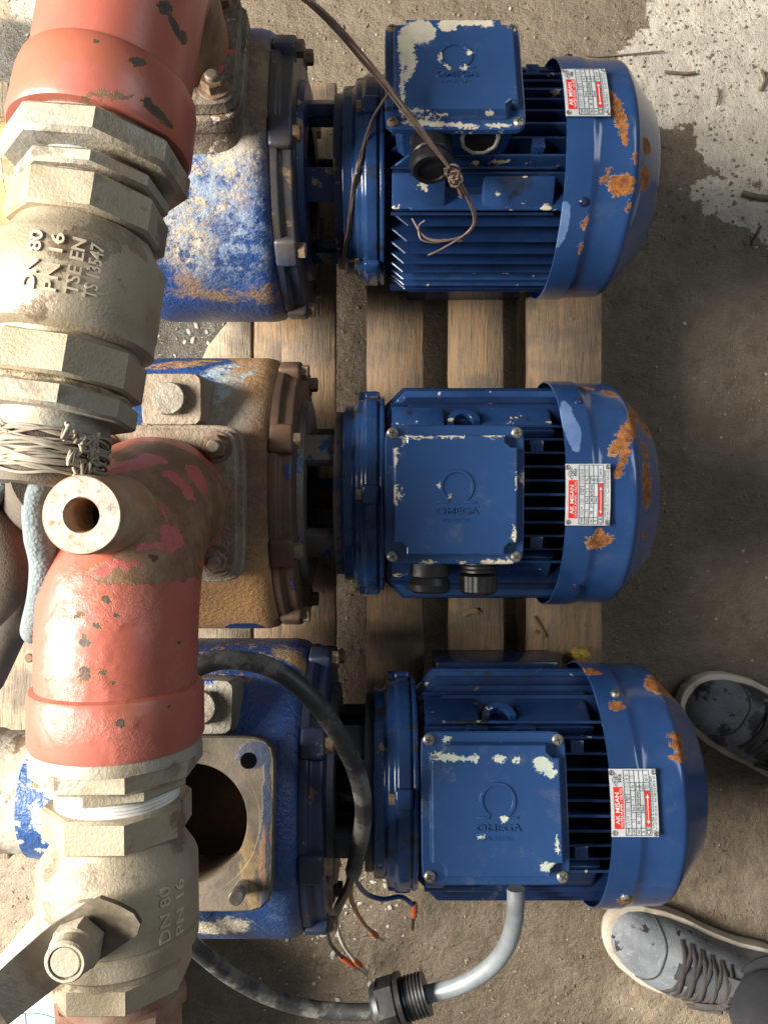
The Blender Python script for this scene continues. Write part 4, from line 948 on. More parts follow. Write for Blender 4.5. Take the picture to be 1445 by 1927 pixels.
# open stub on the bend
sb0 = Vector((-0.192, -0.002, 1.15 - 0.556)) - off2; sd = Vector((0.0, 0.0, 1.0))
m = MB(); SF = frame(sb0, sd, (0, 1, 0))
m.lathe([(0, 0.0285), (0.030, 0.0275), (0.040, 0.0262), (0.0655, 0.0258), (0.0672, 0.0248), (0.0672, 0.0115), (0.0655, 0.0108), (0.02, 0.0108)], SF, 56, caps=(False, False), rf=lambda t, s: 1 + 0.006 * math.sin(3 * t + s * 40))
st = m.build('stub', layered('stub_rust', (0.34, 0.20, 0.115), (0.24, 0.135, 0.07), 26, 0.7, [], bump=(110, 0.4, 0.0015), dust=((0.42, 0.34, 0.25), 30, 0.44, 0.66, 0.5)), pipe2, 30)
m = MB(); m.lathe([(0.0674, 0.0245), (0.0676, 0.0118)], SF, 56, caps=(False, False)); m.build('stub_face', layered('stub_cut_face', (0.47, 0.41, 0.34), (0.35, 0.28, 0.22), 70, 0.75, [dict(blobs=[], s=170, lo=0.54, hi=0.62, c=((0.34, 0.19, 0.09), (0.22, 0.18, 0.18)), rough=0.8)], bump=(170, 0.7, 0.0015)), st, 0)
m = MB(); m.lathe([(0.02, 0.0112), (0.0205, 0.0001)], SF, 24, caps=(False, False)); m.build('stub_bore', M['hole'], st, 0)
# fittings and valve
def part(root, name, mat, fn, parent=None, smooth=30):
    m_ = MB(); fn(m_); return m_.build(name, mat, parent or root, smooth)
part(pipe2, 'reducer_bushing', M['zinc'], lambda q: (q.lathe([(0.040, 0.05), (0.040, 0.0575), (0.046, 0.0595), (0.050, 0.0595)], AXP, 64, caps=(False, False)), hexring(q, AXP, 0.0475, 0.064, 0.0605, R(0), 0.003)))
part(pipe2, 'hex_nipple', M['zinc'], lambda q: hexring(q, AXP, 0.0635, 0.0735, 0.0510, R(30), 0.002))
part(pipe2, 'taped_thread', M['teflon'], lambda q: thread(q, AXP, 0.073, 0.083, 0.0435, 4))
def valve_body(q, Mx, s, r=0.056):
    hexring(q, Mx, s, s + 0.024, 0.0520, R(0), 0.002)
    q.lathe([(s + 0.022, 0.043), (s + 0.027, 0.0445), (s + 0.033, 0.0485), (s + 0.042, 0.0545), (s + 0.046, r), (s + 0.088, r + 0.0004), (s + 0.0895, r - 0.0008), (s + 0.0905, r - 0.0008), (s + 0.092, r + 0.0006), (s + 0.104, r), (s + 0.107, r - 0.003), (s + 0.108, 0.05), (s + 0.116, 0.0475), (s + 0.117, 0.04)], Mx, 80, caps=(False, False))
    hexring(q, Mx, s + 0.112, s + 0.132, 0.0515, R(0), 0.002)
va2 = part(pipe2, 'ball_valve', M['brass'], lambda q: valve_body(q, AXP, 0.083))
part(pipe2, 'outlet_nipple', layered('rusty_nipple', (0.28, 0.22, 0.16), (0.22, 0.09, 0.055), 20, 0.7, [], bump=(160, 0.5, 0.001)), lambda q: (q.lathe([(0.213, 0.03), (0.213, 0.0435), (0.30, 0.0435), (0.30, 0.03)], AXP, 56, caps=(False, False)), hexring(q, AXP, 0.222, 0.236, 0.048, R(20), 0.002)))
m = MB(); wf = wrapf(AXP, 0.0558)
def side_text(mb_, Mx, rad, rows, s_mid, size, ext):
    for (t_, ang, w_) in rows:
        put_text(mb_, t_, lambda u, v, z, a_=ang: Mx @ Vector(((rad + z) * math.cos(a_ + v / rad), (rad + z) * math.sin(a_ + v / rad), s_mid - u)), 0, 0, size, ext, width=w_, bold=0.012)
side_text(m, AXP, 0.0558, [('DN 80', R(40), 0.038), ('PN 16', R(27), 0.038)], 0.083 + 0.068, 0.0112, 0.0016)
m.build('raised_lettering', M['worn_brass'], va2, 30)
# lever: stem, nut, bent strap handle
st_c = ex2 + d2 * (0.083 + 0.066) - off2
m = MB(); m.lathe([(0.050, 0.020), (0.060, 0.0185), (0.062, 0.013), (0.070, 0.012)], frame(st_c, (0, 0, 1), (0, 1, 0)), 32); m.build('stem_boss', M['brass'], va2, 30)
m = MB(); SFV = frame(st_c, (0, 0, 1), (0, 1, 0)) @ Matrix.Rotation(R(20), 4, 'Z')
m.lathe([(0.0715, 0.0105), (0.0715, 0.0158), (0.073, 0.0165), (0.083, 0.0165), (0.085, 0.0155)], SFV, 6)
m.lathe([(0.085, 0.0150), (0.0865, 0.0138), (0.095, 0.0130), (0.0965, 0.0118), (0.0965, 0.0102), (0.093, 0.0100)], SFV, 36)
m.lathe([(0.085, 0.0092), (0.0955, 0.0092), (0.096, 0.0086)], SFV, 32)
m.build('handle_nut', M['zinc'], va2, 30)
m = MB(); hd = Vector((-0.80, -0.50, 0)).normalized(); hn = Vector((-hd.y, hd.x, 0))
secs = []
for (t, z, w_, k) in ((-0.040, 0.074, 0.004, 0.006), (-0.034, 0.0725, 0.011, 0.004), (-0.024, 0.0690, 0.0165, 0), (-0.012, 0.0675, 0.0175, 0), (0.012, 0.0675, 0.0175, 0), (0.022, 0.0690, 0.0165, 0), (0.036, 0.080, 0.0155, 0), (0.050, 0.093, 0.0140, 0), (0.09, 0.098, 0.0125, 0), (0.18, 0.101, 0.0125, 0), (0.186, 0.101, 0.010, 0)):
    c = st_c + hd * t + hn * k + Vector((0, 0, z)); th = 0.0022
    secs.append([c + hn * w_ + Vector((0, 0, th)), c - hn * w_ + Vector((0, 0, th)), c - hn * w_ - Vector((0, 0, th)), c + hn * w_ - Vector((0, 0, th))])
m.loft(secs); m.build('lever_handle', layered('lever_steel', (0.15, 0.125, 0.09), (0.11, 0.09, 0.065), 16, 0.34, [], bump=(160, 0.25, 0.0008), metal=0.55, dust=((0.30, 0.25, 0.18), 18, 0.45, 0.7, 0.5)), va2, 30)

# ---- upper pump's pipe
base1 = loc(A1, (FLX, FLY, FLH + 0.0135)); up1 = (A1['T'].to_3x3() @ Vector((0, 0, 1)))
ce1 = P(190, 282, 0.552); en1 = P(98, 835, 0.530); d1 = (en1 - ce1).normalized(); ex1 = ce1 - d1 * 0.048
pipe1, el1, off1 = make_pipe('red discharge pipe with dusty valve lettered DN 80, wire bound at its end', base1, up1, ex1, d1, 0.115, None, A1, None)
AX1 = rootless(frame(ex1, d1, (0, 0, 1)), off1)
flange_plate(pipe1, A1, off1, vm1b)
m = MB(); m.lathe([(-0.002, 0.0565), (0.0, 0.0585), (0.003, 0.0605), (0.012, 0.0625), (0.044, 0.0635), (0.0475, 0.062), (0.048, 0.05)], AX1, 72, caps=(False, False)); col1 = m.build('collar', None, pipe1, 30)
cs = Caster([el1, col1])
rp1 = red_paint('red_elbow_paint', cs, [(400, 100, 30, 90, 10), (410, 30, 20, 60, 0), (200, 178, 60, 6, 0)],
    [(312, 15, 14, 14, 0), (330, 50, 8, 26, 25), (345, 70, 8, 14, 20), (262, 115, 14, 10, 0), (280, 195, 8, 14, 0), (300, 215, 40, 8, -40), (180, 78, 5, 3, 0)], crack=False)
el1.data.materials.append(rp1); col1.data.materials.append(rp1)
c0 = 0.046
part(pipe1, 'reducer_bushing', M['zinc'], lambda q: (q.lathe([(c0, 0.05), (c0, 0.0545), (c0 + 0.006, 0.0545)], AX1, 64, caps=(False, False)), hexring(q, AX1, c0 + 0.004, c0 + 0.024, 0.0640, R(5), 0.003)))
part(pipe1, 'hex_nipple', M['zinc'], lambda q: (thread(q, AX1, c0 + 0.022, c0 + 0.030, 0.043, 3), hexring(q, AX1, c0 + 0.028, c0 + 0.039, 0.0520, R(5), 0.002), thread(q, AX1, c0 + 0.038, c0 + 0.046, 0.042, 3)))
s0 = c0 + 0.043
def valve1(q):
    hexring(q, AX1, s0, s0 + 0.026, 0.0540, R(0), 0.002)
    r = 0.0575
    q.lathe([(s0 + 0.024, 0.044), (s0 + 0.028, 0.0465), (s0 + 0.033, 0.049), (s0 + 0.042, 0.056), (s0 + 0.045, r), (s0 + 0.091, r + 0.0006), (s0 + 0.0925, r), (s0 + 0.1035, r + 0.0004), (s0 + 0.106, r - 0.003), (s0 + 0.107, 0.05), (s0 + 0.112, 0.049), (s0 + 0.113, 0.04)], AX1, 80, caps=(False, False))
    hexring(q, AX1, s0 + 0.109, s0 + 0.137, 0.0545, R(0), 0.002)
va1 = part(pipe1, 'ball_valve', M['brass'], valve1)
m = MB(); side_text(m, AX1, 0.0576, [('DN 80', R(95), 0.038), ('PN 16', R(82), 0.038), ('TSE EN', R(69.5), 0.037), ('TS 13547', R(58.5), 0.036)], s0 + 0.0680, 0.0112, 0.0016)
m.build('raised_lettering', M['worn_brass'], va1, 30)
part(pipe1, 'hemp_seal', simple('hemp_fibre', (0.34, 0.27, 0.17), (0.20, 0.15, 0.09), 0.95, 0, 120, (220, 0.9, 0.003)), lambda q: q.lathe([(s0 + 0.136, 0.046), (s0 + 0.139, 0.0485), (s0 + 0.142, 0.047)], AX1, 60, caps=(False, False), rf=lambda t, s: 1 + 0.02 * math.sin(17 * t) * math.sin(29 * t)))
part(pipe1, 'end_bushing', M['zinc'], lambda q: (hexring(q, AX1, s0 + 0.141, s0 + 0.157, 0.0530, R(0), 0.002), q.lathe([(s0 + 0.1565, 0.042), (s0 + 0.1565, 0.0375), (s0 + 0.168, 0.0365), (s0 + 0.170, 0.034)], AX1, 56, caps=(False, False))))
part(pipe1, 'hose_tail', M['canvas'], lambda q: q.lathe([(s0 + 0.160, 0.034), (s0 + 0.168, 0.0345), (s0 + 0.20, 0.0325), (s0 + 0.205, 0.030)], AX1, 56, caps=(False, True), rf=lambda t, s: 1 + 0.02 * math.sin(5 * t)))
def wpt(s, ang, r):
    return off1 + AX1 @ Vector((r * math.cos(ang), r * math.sin(ang), s))

# ---- canvas hose hanging from the upper valve and folded beside the red pipe
e1 = ex1 + d1 * (s0 + 0.195)
hose = empty('canvas_hose', e1 - Vector((0.05, 0.1, 0.1)), 'dusty grey canvas hose with braided edges, folded behind the open stub', 'hose'); ho = hose.location
m = MB(); path = spline([e1 - ho, P(72, 915, 0.60) - ho, P(50, 985, 0.69) - ho, P(25, 1070, 0.75) - ho, P(0, 1160, 0.80) - ho, P(-30, 1260, 0.88) - ho], 8)
m.tube(path, lambda t: 0.031 + 0.012 * math.sin(t * 3), 40, 0.75); m.build('hose_body', M['canvas'], hose, 60)
m = MB(); path = spline([P(118, 868, 0.522) - ho, P(98, 885, 0.525) - ho, P(78, 915, 0.525) - ho, P(68, 955, 0.527) - ho, P(74, 1010, 0.532) - ho, P(84, 1060, 0.540) - ho, P(80, 1120, 0.550) - ho, P(66, 1178, 0.585) - ho, P(62, 1190, 0.70) - ho, P(60, 1194, 0.92) - ho], 8)
m.tube(path, lambda t: 0.0055 + 0.0045 * min(1, t * 2.2), 24, 1.0); m.build('braided_edge', M['braid'], hose, 60)
m = MB(); path = spline([P(40, 858, 0.535) - ho, P(18, 880, 0.545) - ho, P(-5, 905, 0.56) - ho, P(-40, 960, 0.6) - ho], 8)
m.tube(path, lambda t: 0.007 + 0.004 * min(1, t * 2), 20, 1.0); m.build('braided_edge', M['braid'], hose, 60)
m = MB(); path = spline([P(-30, 960, 0.585) - ho, P(4, 1010, 0.60) - ho, P(12, 1060, 0.62) - ho, P(0, 1120, 0.65) - ho, P(-30, 1180, 0.70) - ho], 8)
m.tube(path, lambda t: 0.022 * math.sin(math.pi * (0.15 + 0.7 * t)), 32, 0.8); m.build('hose_fold', M['canvas'], hose, 60)

# ---- binding wire
m = MB(); rnd = random.Random(5); c1 = e1
bw_o = e1 - Vector((0, 0, 0.05))
for k in range(26):
    s_c = s0 + 0.171 + 0.024 * rnd.random(); tilt = rnd.uniform(-0.006, 0.006); rr = 0.0345 + rnd.uniform(0, 0.0035); ph = rnd.random() * 6.28
    pts = []
    for j in range(49):
        t = 2 * math.pi * j / 48
        pts.append(wpt(s_c + tilt * math.sin(t + ph) + 0.0012 * math.sin(5 * t + k), t, rr + 0.0008 * math.sin(3 * t + k * 2)) - bw_o)
    m.tube(pts, 0.00085 + 0.0004 * rnd.random(), 6)
for k in range(14):      # the twisted knot on the right side and loose ends
    t0 = R(35 + rnd.uniform(-14, 22)); s_c = s0 + 0.170 + 0.030 * rnd.random(); pts = []
    for j in range(9):
        pts.append(wpt(s_c + 0.012 * rnd.uniform(-0.5, 0.5) , t0 + 0.035 * rnd.uniform(-2.5, 2.5), 0.038 + 0.005 * rnd.random()) - bw_o)
    m.tube(spline(pts, 4), 0.0011, 6)
pts = [wpt(s0 + 0.172, R(120), 0.038) - bw_o, wpt(s0 + 0.166, R(135), 0.043) - bw_o, wpt(s0 + 0.170, R(150), 0.046) - bw_o, wpt(s0 + 0.176, R(140), 0.041) - bw_o, wpt(s0 + 0.175, R(110), 0.038) - bw_o]
m.tube(spline(pts, 6), 0.001, 6)
bw = m.build('binding_wire', M['wire_dusty'], None, 60, bw_o); tag(bw, 'dusty wire wound many times round the end of the lettered valve', 'wire')

# ------------------------------------------------------------------ supply cable of the lower pump
cab = empty('supply_cable', Vector((-0.02, -0.45, 0.35)), 'thick black rubber cable looping over the lower pump with bare wire ends and gland', 'cable'); co_ = cab.location
pp = [(665, 1640, .775), (678, 1580, .745), (684, 1515, .715), (668, 1445, .690), (632, 1375, .672), (585, 1312, .660), (522, 1262, .655), (455, 1243, .652), (395, 1247, .652), (330, 1285, .655), (270, 1370, .660), (240, 1480, .662), (245, 1600, .668), (290, 1710, .690), (370, 1785, .735), (440, 1840, .770), (515, 1878, .795), (600, 1900, .81), (690, 1904, .81), (730, 1893, .81)]
path = spline([P(*q) - co_ for q in pp], 6)
m = MB(); m.tube(path, 0.0083, 20); m.build('sheath', M['cable'], cab, 60)
pp2 = [(790, 1874, .81), (860, 1856, .80), (915, 1826, .785), (950, 1785, .77), (966, 1740, .76), (970, 1700, .755), (970, 1672, .755)]
path = spline([P(*q) - co_ for q in pp2], 6)
m = MB(); m.tube(path, 0.0088, 20); m.build('conduit', M['cable_grey'], cab, 60)
ga, gb = P(703, 1899, .81), P(803, 1868, .808); gd = (gb - ga).normalized(); GF = frame(ga - co_, gd, (0, 0, 1)); GL = (gb - ga).length
m = MB()
m.lathe([(0.0, 0.010), (0.001, 0.0205), (0.004, 0.0235), (0.009, 0.0245)], GF, 40)
m.lathe([(0.006, 0.02), (0.008, 0.0265), (0.026, 0.0265), (0.028, 0.024)], GF, 6, 0.4)
m.lathe([(0.028, 0.022), (0.029, 0.0275), (0.034, 0.0275), (0.035, 0.022)], GF, 48)
thread(m, GF, 0.036, GL, 0.0215, 6); m.build('gland', M['black'], cab, 30)
def wire(pts, r, mat, tip, name):
    pa = spline([P(*q) - co_ for q in pts], 6); m_ = MB(); m_.tube(pa, r, 10); wobj = m_.build(name, M[mat], cab, 60)
    a, b_ = pa[-1], P(*tip) - co_; f = a + (b_ - a) * 0.40
    m_ = MB(); m_.tube([a - (b_ - a) * 0.10, a, f], [r * 1.1, r * 1.55, r * 1.5], 12); m_.build('ferrule', M['ferrule'], wobj, 40)
    m_ = MB(); m_.tube([f, b_], r * 0.8, 8); m_.build('bare_end', M['black'] if mat == 'w_blue' else M['steel'], wobj, 40)
wire([(662, 1640, .775), (650, 1672, .82), (630, 1710, .90), (617, 1740, .97), (622, 1775, 1.05), (645, 1803, 1.10)], 0.0026, 'w_black', (690, 1835, 1.135), 'black_wire')
wire([(664, 1640, .775), (658, 1672, .82), (645, 1700, .88), (634, 1735, .96), (645, 1775, 1.04), (668, 1808, 1.09)], 0.0026, 'w_white', (692, 1830, 1.13), 'white_wire')
wire([(666, 1640, .775), (660, 1670, .83), (662, 1695, .90), (678, 1730, .99), (700, 1755, 1.05)], 0.0028, 'w_brown', (720, 1770, 1.10), 'brown_wire')
wire([(668, 1636, .775), (672, 1660, .80), (690, 1682, .84), (720, 1692, .86), (755, 1688, .87), (780, 1705, .89)], 0.0026, 'w_blue', (776, 1748, .93), 'blue_wire')
m = MB(); path = spline([P(*q) - co_ for q in [(664, 1632, .772), (656, 1668, .81), (640, 1700, .87), (624, 1730, .94)]], 6); m.tube(path, 0.0045, 10); m.build('inner_sheath', M['w_black'], cab, 60)

# ------------------------------------------------------------------ brown wire bundle on the upper pump
wb_o = P(740, 170, .70)
wb = empty('wire_bundle', wb_o, 'thin brown wires knotted together and lying across the tilted terminal box', 'wire'); rnd = random.Random(11)
def strand(pts, r=0.00095, j=3.0, n=1, name='strand'):
    for k in range(n):
        q = []; ox, oy = rnd.uniform(-j, j) * 1.5, rnd.uniform(-j, j) * 1.5
        for i, (x, y, d) in enumerate(pts):
            e = math.sin(math.pi * i / (len(pts) - 1)) ** 0.5
            q.append(P(x + ox * e + rnd.uniform(-1.5, 1.5), y + oy * e + rnd.uniform(-1.5, 1.5), d + rnd.uniform(-0.002, 0.002)) - wb_o)
        m_ = MB(); m_.tube(spline(q, 7), r, 6); m_.build(name, M['copper'], wb, 60)
strand([(545, -20, .60), (595, 18, .62), (640, 62, .645), (690, 120, .665), (735, 172, .675), (785, 236, .685), (820, 283, .70), (850, 322, .715)], n=4, j=5)
strand([(560, -20, .60), (612, 22, .62), (660, 70, .645), (712, 135, .665), (748, 185, .675), (790, 240, .685), (826, 285, .70), (852, 322, .715)], n=3)
strand([(850, 322, .715), (868, 345, .725), (884, 378, .74), (894, 412, .755), (884, 435, .765), (855, 448, .772), (820, 452, .776), (795, 442, .775), (776, 412, .772)], n=2, j=3)
strand([(850, 322, .715), (862, 345, .725), (878, 380, .74), (888, 415, .755), (872, 440, .767), (830, 468, .775), (805, 480, .780)], n=1)
strand([(800, 415, .772), (786, 425, .773), (790, 450, .776), (820, 455, .778), (835, 450, .777)], n=1)
_cs = Caster(A1['shield'])
def on_shield(px, py, d):
    h = _cs.hit(px, py)[0]
    return (px, py, d if h is None else min(d, CAM.z - (h.z + _cs.off.z) - 0.003))
strand([on_shield(*q) for q in [(738, 168, .676), (722, 190, .70), (705, 220, .74), (690, 255, .77), (678, 300, .775), (668, 345, .785), (661, 390, .80), (656, 430, .815), (650, 465, .85), (652, 490, .885), (675, 488, .90)]], n=4, j=2.5)
for k in range(9):    # knot
    c = (852 + rnd.uniform(-6, 6), 330 + rnd.uniform(-12, 18)); a0 = rnd.random() * 6; ra = rnd.uniform(8, 16)
    strand([(c[0] + ra * math.cos(a0 + t), c[1] + 0.8 * ra * math.sin(a0 + t), .712 + 0.004 * math.sin(t * 2 + k)) for t in [0.9 * i for i in range(7)]], j=1.5, name='knot_loop')
for k in range(4):
    strand([(852 + 2 * k, 335 + 3 * k, .713), (858 + 2 * k, 352, .718), (868 + 2 * k, 372 - k, .727)], r=0.0011, j=2, name='knot_loop')

# ------------------------------------------------------------------ person at the edge of the pallet
def halfw(s): 
    T_ = [(0, 0.004), (0.02, 0.022), (0.06, 0.035), (0.13, 0.045), (0.25, 0.0525), (0.36, 0.0535), (0.5, 0.047), (0.65, 0.041), (0.8, 0.0395), (0.92, 0.034), (0.975, 0.022), (1, 0.004)]
    for i in range(len(T_) - 1):
        if s <= T_[i + 1][0]:
            t = (s - T_[i][0]) / (T_[i + 1][0] - T_[i][0]); t = t if i in (0, len(T_) - 2) else t * t * (3 - 2 * t) * 0.5 + t * 0.5
            return T_[i][1] + (T_[i + 1][1] - T_[i][1]) * t
    return 0.004
def hgt(s):
    T_ = [(0, 0.0), (0.03, 0.016), (0.08, 0.027), (0.2, 0.038), (0.35, 0.052), (0.5, 0.066), (0.62, 0.076), (0.8, 0.072), (0.95, 0.078), (1, 0.06)]
    for i in range(len(T_) - 1):
        if s <= T_[i + 1][0]:
            return T_[i][1] + (T_[i + 1][1] - T_[i][1]) * (s - T_[i][0]) / (T_[i + 1][0] - T_[i][0])
    return 0.06
SL = 0.288
def mk_shoe_mats():
    up = layered('dusty_black_leather', (0.20, 0.215, 0.235), (0.135, 0.145, 0.16), 30, 0.75, [dict(blobs=[], s=34, lo=0.60, hi=0.63, c=((0.016, 0.017, 0.02), (0.03, 0.03, 0.035)), rough=0.5, h=-0.1, grain=0.1)], bump=(140, 0.35, 0.0012), fine=(220, 0.5, 0.55, 0.7, (0.34, 0.35, 0.36)))
    ud = layered('wet_black_leather', (0.15, 0.16, 0.175), (0.10, 0.105, 0.115), 30, 0.7, [dict(blobs=[], s=24, lo=0.50, hi=0.53, c=((0.014, 0.015, 0.018), (0.03, 0.03, 0.035)), rough=0.45, h=-0.1, grain=0.1)], bump=(140, 0.35, 0.0012), fine=(220, 0.4, 0.55, 0.7, (0.26, 0.27, 0.28)))
    so = simple('dirty_white_rubber', (0.56, 0.51, 0.42), (0.40, 0.33, 0.25), 0.7, 0, 24, (90, 0.3, 0.001), fine=(30, 0.6, 0.58, 0.66, (0.20, 0.15, 0.10)))
    la = canvas_mat('dark_lace', (0.050, 0.045, 0.042), (0.085, 0.075, 0.068), 700)
    return up, ud, so, la
UPM, UPD, SOM, LAM = mk_shoe_mats()
TON = simple('tongue_lining', (0.035, 0.040, 0.048), (0.06, 0.065, 0.075), 0.6, 0, 30, (200, 0.3, 0.0008))
person = empty('person', (0.60, -0.52, 0), 'person in dusty black sneakers and dark trousers standing beside the lower pump', 'person'); po = person.location
def shoe(toe, ang, mirror, UPM):
    Mx = Matrix.Translation(Vector((toe[0], toe[1], 0.003)) - po) @ Matrix.Rotation(R(ang), 4, 'Z')
    bend = lambda s: mirror * (0.012 * math.sin(min(1, s * 1.3) * math.pi) - 0.004)
    def top(s, a, k=1.0, lift=0.0):
        hw = halfw(s) * 0.95; h = hgt(s); e = 0.62
        c, s_ = math.cos(a), math.sin(a)
        y = hw * (abs(c) ** e) * (1 if c > 0 else -1) * (1 - 0.28 * max(0, s_) ** 2 * min(1, s * 2.2)); z = 0.022 + (h + lift) * (max(0, s_) ** 0.85)
        return Vector((s * SL + 0.004, y + bend(s), z + lift * 0.0))
    ss = [0.0, 0.008, 0.02, 0.035, 0.055, 0.08] + [0.11 + 0.035 * k for k in range(25)] + [0.97, 0.985, 1.0]
    ss = [s for s in ss if s <= 1]
    ss = sorted(set(ss)); angs = [math.pi * k / 22 for k in range(23)]
    m_ = MB(); rings = [[top(s, a) for a in angs] for s in ss]; m_.loft(rings, Mx, (True, True), close=True)
    u = m_.build('shoe', UPM, person, 50)
    m_ = MB(); prof = ((1.02, 0.0), (1.09, 0.006), (1.10, 0.016), (1.07, 0.0255), (0.98, 0.027), (0.90, 0.0265)); N = 60
    rings = []
    for k, z in prof:
        ring = []
        for i in range(N):
            t = i / N; s = 2 * t if t < 0.5 else 2 - 2 * t; s = 0.5 - 0.5 * math.cos(math.pi * s); sg = 1 if t < 0.5 else -1
            x = SL * (0.5 + (s - 0.5) * (1 + (k - 1) * 0.45)) + 0.002
            ring.append(Vector((x, sg * halfw(s) * k + bend(s), z)))
        rings.append(ring)
    m_.loft(rings, Mx); m_.build('sole', SOM, u, 40)
    # tongue
    m_ = MB(); secs = []
    for s, w_, l in ((0.30, 0.016, 0.001), (0.40, 0.019, 0.001), (0.50, 0.022, 0.002), (0.58, 0.025, 0.008), (0.64, 0.027, 0.020), (0.67, 0.024, 0.030)):
        c = top(s, math.pi / 2) + Vector((0, 0, l)); secs.append([c + Vector((0, -w_, -0.004)), c + Vector((0, -w_ * .5, 0.001)), c + Vector((0, 0, 0.003)), c + Vector((0, w_ * .5, 0.001)), c + Vector((0, w_, -0.004)), c + Vector((0.004, 0, -0.008))])
    m_.loft(secs, Mx); m_.build('tongue', TON, u, 60)
    # laces: crossing flat bands and a bow hanging to one side
    def band(pts, w_=0.0034):
        m2 = MB(); m2.tube([Mx @ p for p in spline(pts, 6)], w_, 10, 0.42); m2.build('lace', LAM, u, 60)
    def tp(s, deg, l): return top(s, R(deg)) + Vector((0, 0, l))
    for i in range(5):
        s = 0.305 + i * 0.048
        band([tp(s, 138, 0.001), tp(s + 0.010, 112, 0.004), tp(s + 0.020, 88, 0.0055), tp(s + 0.032, 62, 0.004), tp(s + 0.040, 42, 0.001)])
        band([tp(s + 0.038, 138, 0.001), tp(s + 0.028, 112, 0.0045), tp(s + 0.016, 88, 0.006), tp(s + 0.006, 64, 0.0045), tp(s - 0.004, 42, 0.001)])
    for k in range(7):
        rr = random.Random(k + int(ang)); q = [tp(0.53, 90 + 4 * k, 0.008)]
        sd_ = 1
        for j in range(1, 6):
            q.append(tp(0.53 - 0.02 * j + rr.uniform(-0.012, 0.012), 90 + sd_ * (14 * j + rr.uniform(-6, 6)), 0.010 + rr.uniform(-0.002, 0.004)))
        band(q, 0.0028)
    band([tp(0.52, 110, 0.008), tp(0.47, 118, 0.013), tp(0.43, 132, 0.012), tp(0.46, 145, 0.010), tp(0.53, 125, 0.011)], 0.0045)
    # seam across the toe
    m_ = MB(); m_.tube([Mx @ (tp(0.24 - 0.07 * abs(math.cos(R(a))) ** 2, a, 0.0006)) for a in range(14, 168, 7)], 0.0012, 6); m_.build('toe_seam', TON, u, 60)
    return Mx, top
t2 = P(1141, 1742, 1.128); MxA, topA = shoe((t2.x, t2.y), -19, -1, UPM)
t1 = P(1290, 1296, 1.128); MxB, topB = shoe((t1.x, t1.y), -33, 1, UPD)
m = MB(); put_text(m, 'STORMTEC', lambda x, y, z: MxA @ (topA(0.655, math.pi / 2) + Vector((y * 0.8, x, 0.032 + z - abs(x) * 0.15))), 0, 0, 0.0065, rot=0, width=0.034); m.build('tongue_lettering', M['scratch'], person, 0)
# trousers: one continuous mesh from both cuffs to the hips
m = MB()
def legpath(Mx, top, knee, hip):
    a = Mx @ Vector((0.80 * SL, top(0.8, 1.57).y, 0.070)); b_ = Mx @ Vector((0.80 * SL + 0.004, 0, 0.15))
    return spline([a, b_, knee - po, hip - po], 8)
def ring_at(c, t, r, n=28, seed=0, fold=0.0):
    t = t.normalized(); u = t.cross(Vector((0, 1, 0))).normalized(); v = t.cross(u)
    return [c + u * (r * math.cos(a) * (1 + fold * math.sin(5 * a + seed))) + v * (r * math.sin(a) * (1 + fold * math.sin(4 * a + seed * 2))) for a in [2 * math.pi * k / n for k in range(n)]]
for Mx_, top_, knee, hip in ((MxA, topA, Vector((0.66, -0.66, 0.48)), Vector((0.80, -0.58, 0.86))), (MxB, topB, Vector((0.74, -0.36, 0.48)), Vector((0.82, -0.44, 0.86)))):
    pth = legpath(Mx_, top_, knee, hip); rings = []
    for i, p in enumerate(pth):
        t = (pth[min(i + 1, len(pth) - 1)] - pth[max(i - 1, 0)]); k = i / (len(pth) - 1)
        rings.append(ring_at(p, t, 0.060 + 0.026 * k + 0.004 * math.sin(i * 1.7) * (1 - k), seed=i * 0.5, fold=0.05 * (1 - k)))
    m.loft(rings, None, (False, True))
rings = [ring_at(Vector((0.81, -0.51, z)) - po, Vector((0, 0, 1)), 0.12 + 0.03 * (z - 0.78), 28) for z in (0.78, 0.86, 0.95, 1.0)]
for r_ in rings:
    for p in r_: p.y = (p.y) * 1.35
m.loft(rings)
m.build('trousers', simple('dark_trouser_cloth', (0.012, 0.013, 0.016), (0.020, 0.020, 0.024), 0.9, 0, 20, (300, 0.3, 0.001), dust=((0.10, 0.095, 0.085), 20, 0.55, 0.75, 0.25)), person, 60)

# ------------------------------------------------------------------ white canister, offcut board, small things
cn_o = P(58, 2022, 0.884); cn_o.z = 0
cani = empty('plastic_canister', cn_o, 'white plastic canister with teal print under the lever handle', 'canister')
m = MB(); CF = Matrix.Identity(4)
m.lathe([(0.0, 0.108), (0.004, 0.114), (0.02, 0.116), (0.23, 0.116), (0.25, 0.112), (0.262, 0.100), (0.266, 0.085), (0.266, 0.03)], CF, 72)
m.build('canister_body', simple('white_polyethylene', (0.72, 0.76, 0.78), (0.66, 0.70, 0.71), 0.4, 0, 10, (80, 0.1, 0.001)), cani, 40)
m = MB(); m.lathe([(0.266, 0.028), (0.268, 0.030), (0.284, 0.029), (0.286, 0.026)], CF, 32, rf=lambda t, s: 1 + 0.02 * math.sin(20 * t)); m.build('cap', M['w_white'], cani, 30)
m = MB()
for (r0, r1, a0, a1) in ((0.070, 0.0715, 60, 130), (0.055, 0.0565, 60, 130)):
    m.lathe([(0.2664, r0), (0.2664, r1)], CF, 24, a0=R(a0), a1=R(a1), caps=(False, False))
for a in (60, 95, 130):
    m.box(Matrix.Rotation(R(a), 4, 'Z') @ Matrix.Translation((0.063, 0, 0.2664)), (0.016, 0.0014, 0.0002))
m.build('print', simple('teal_print', (0.05, 0.20, 0.22), None, 0.5), cani, 0)

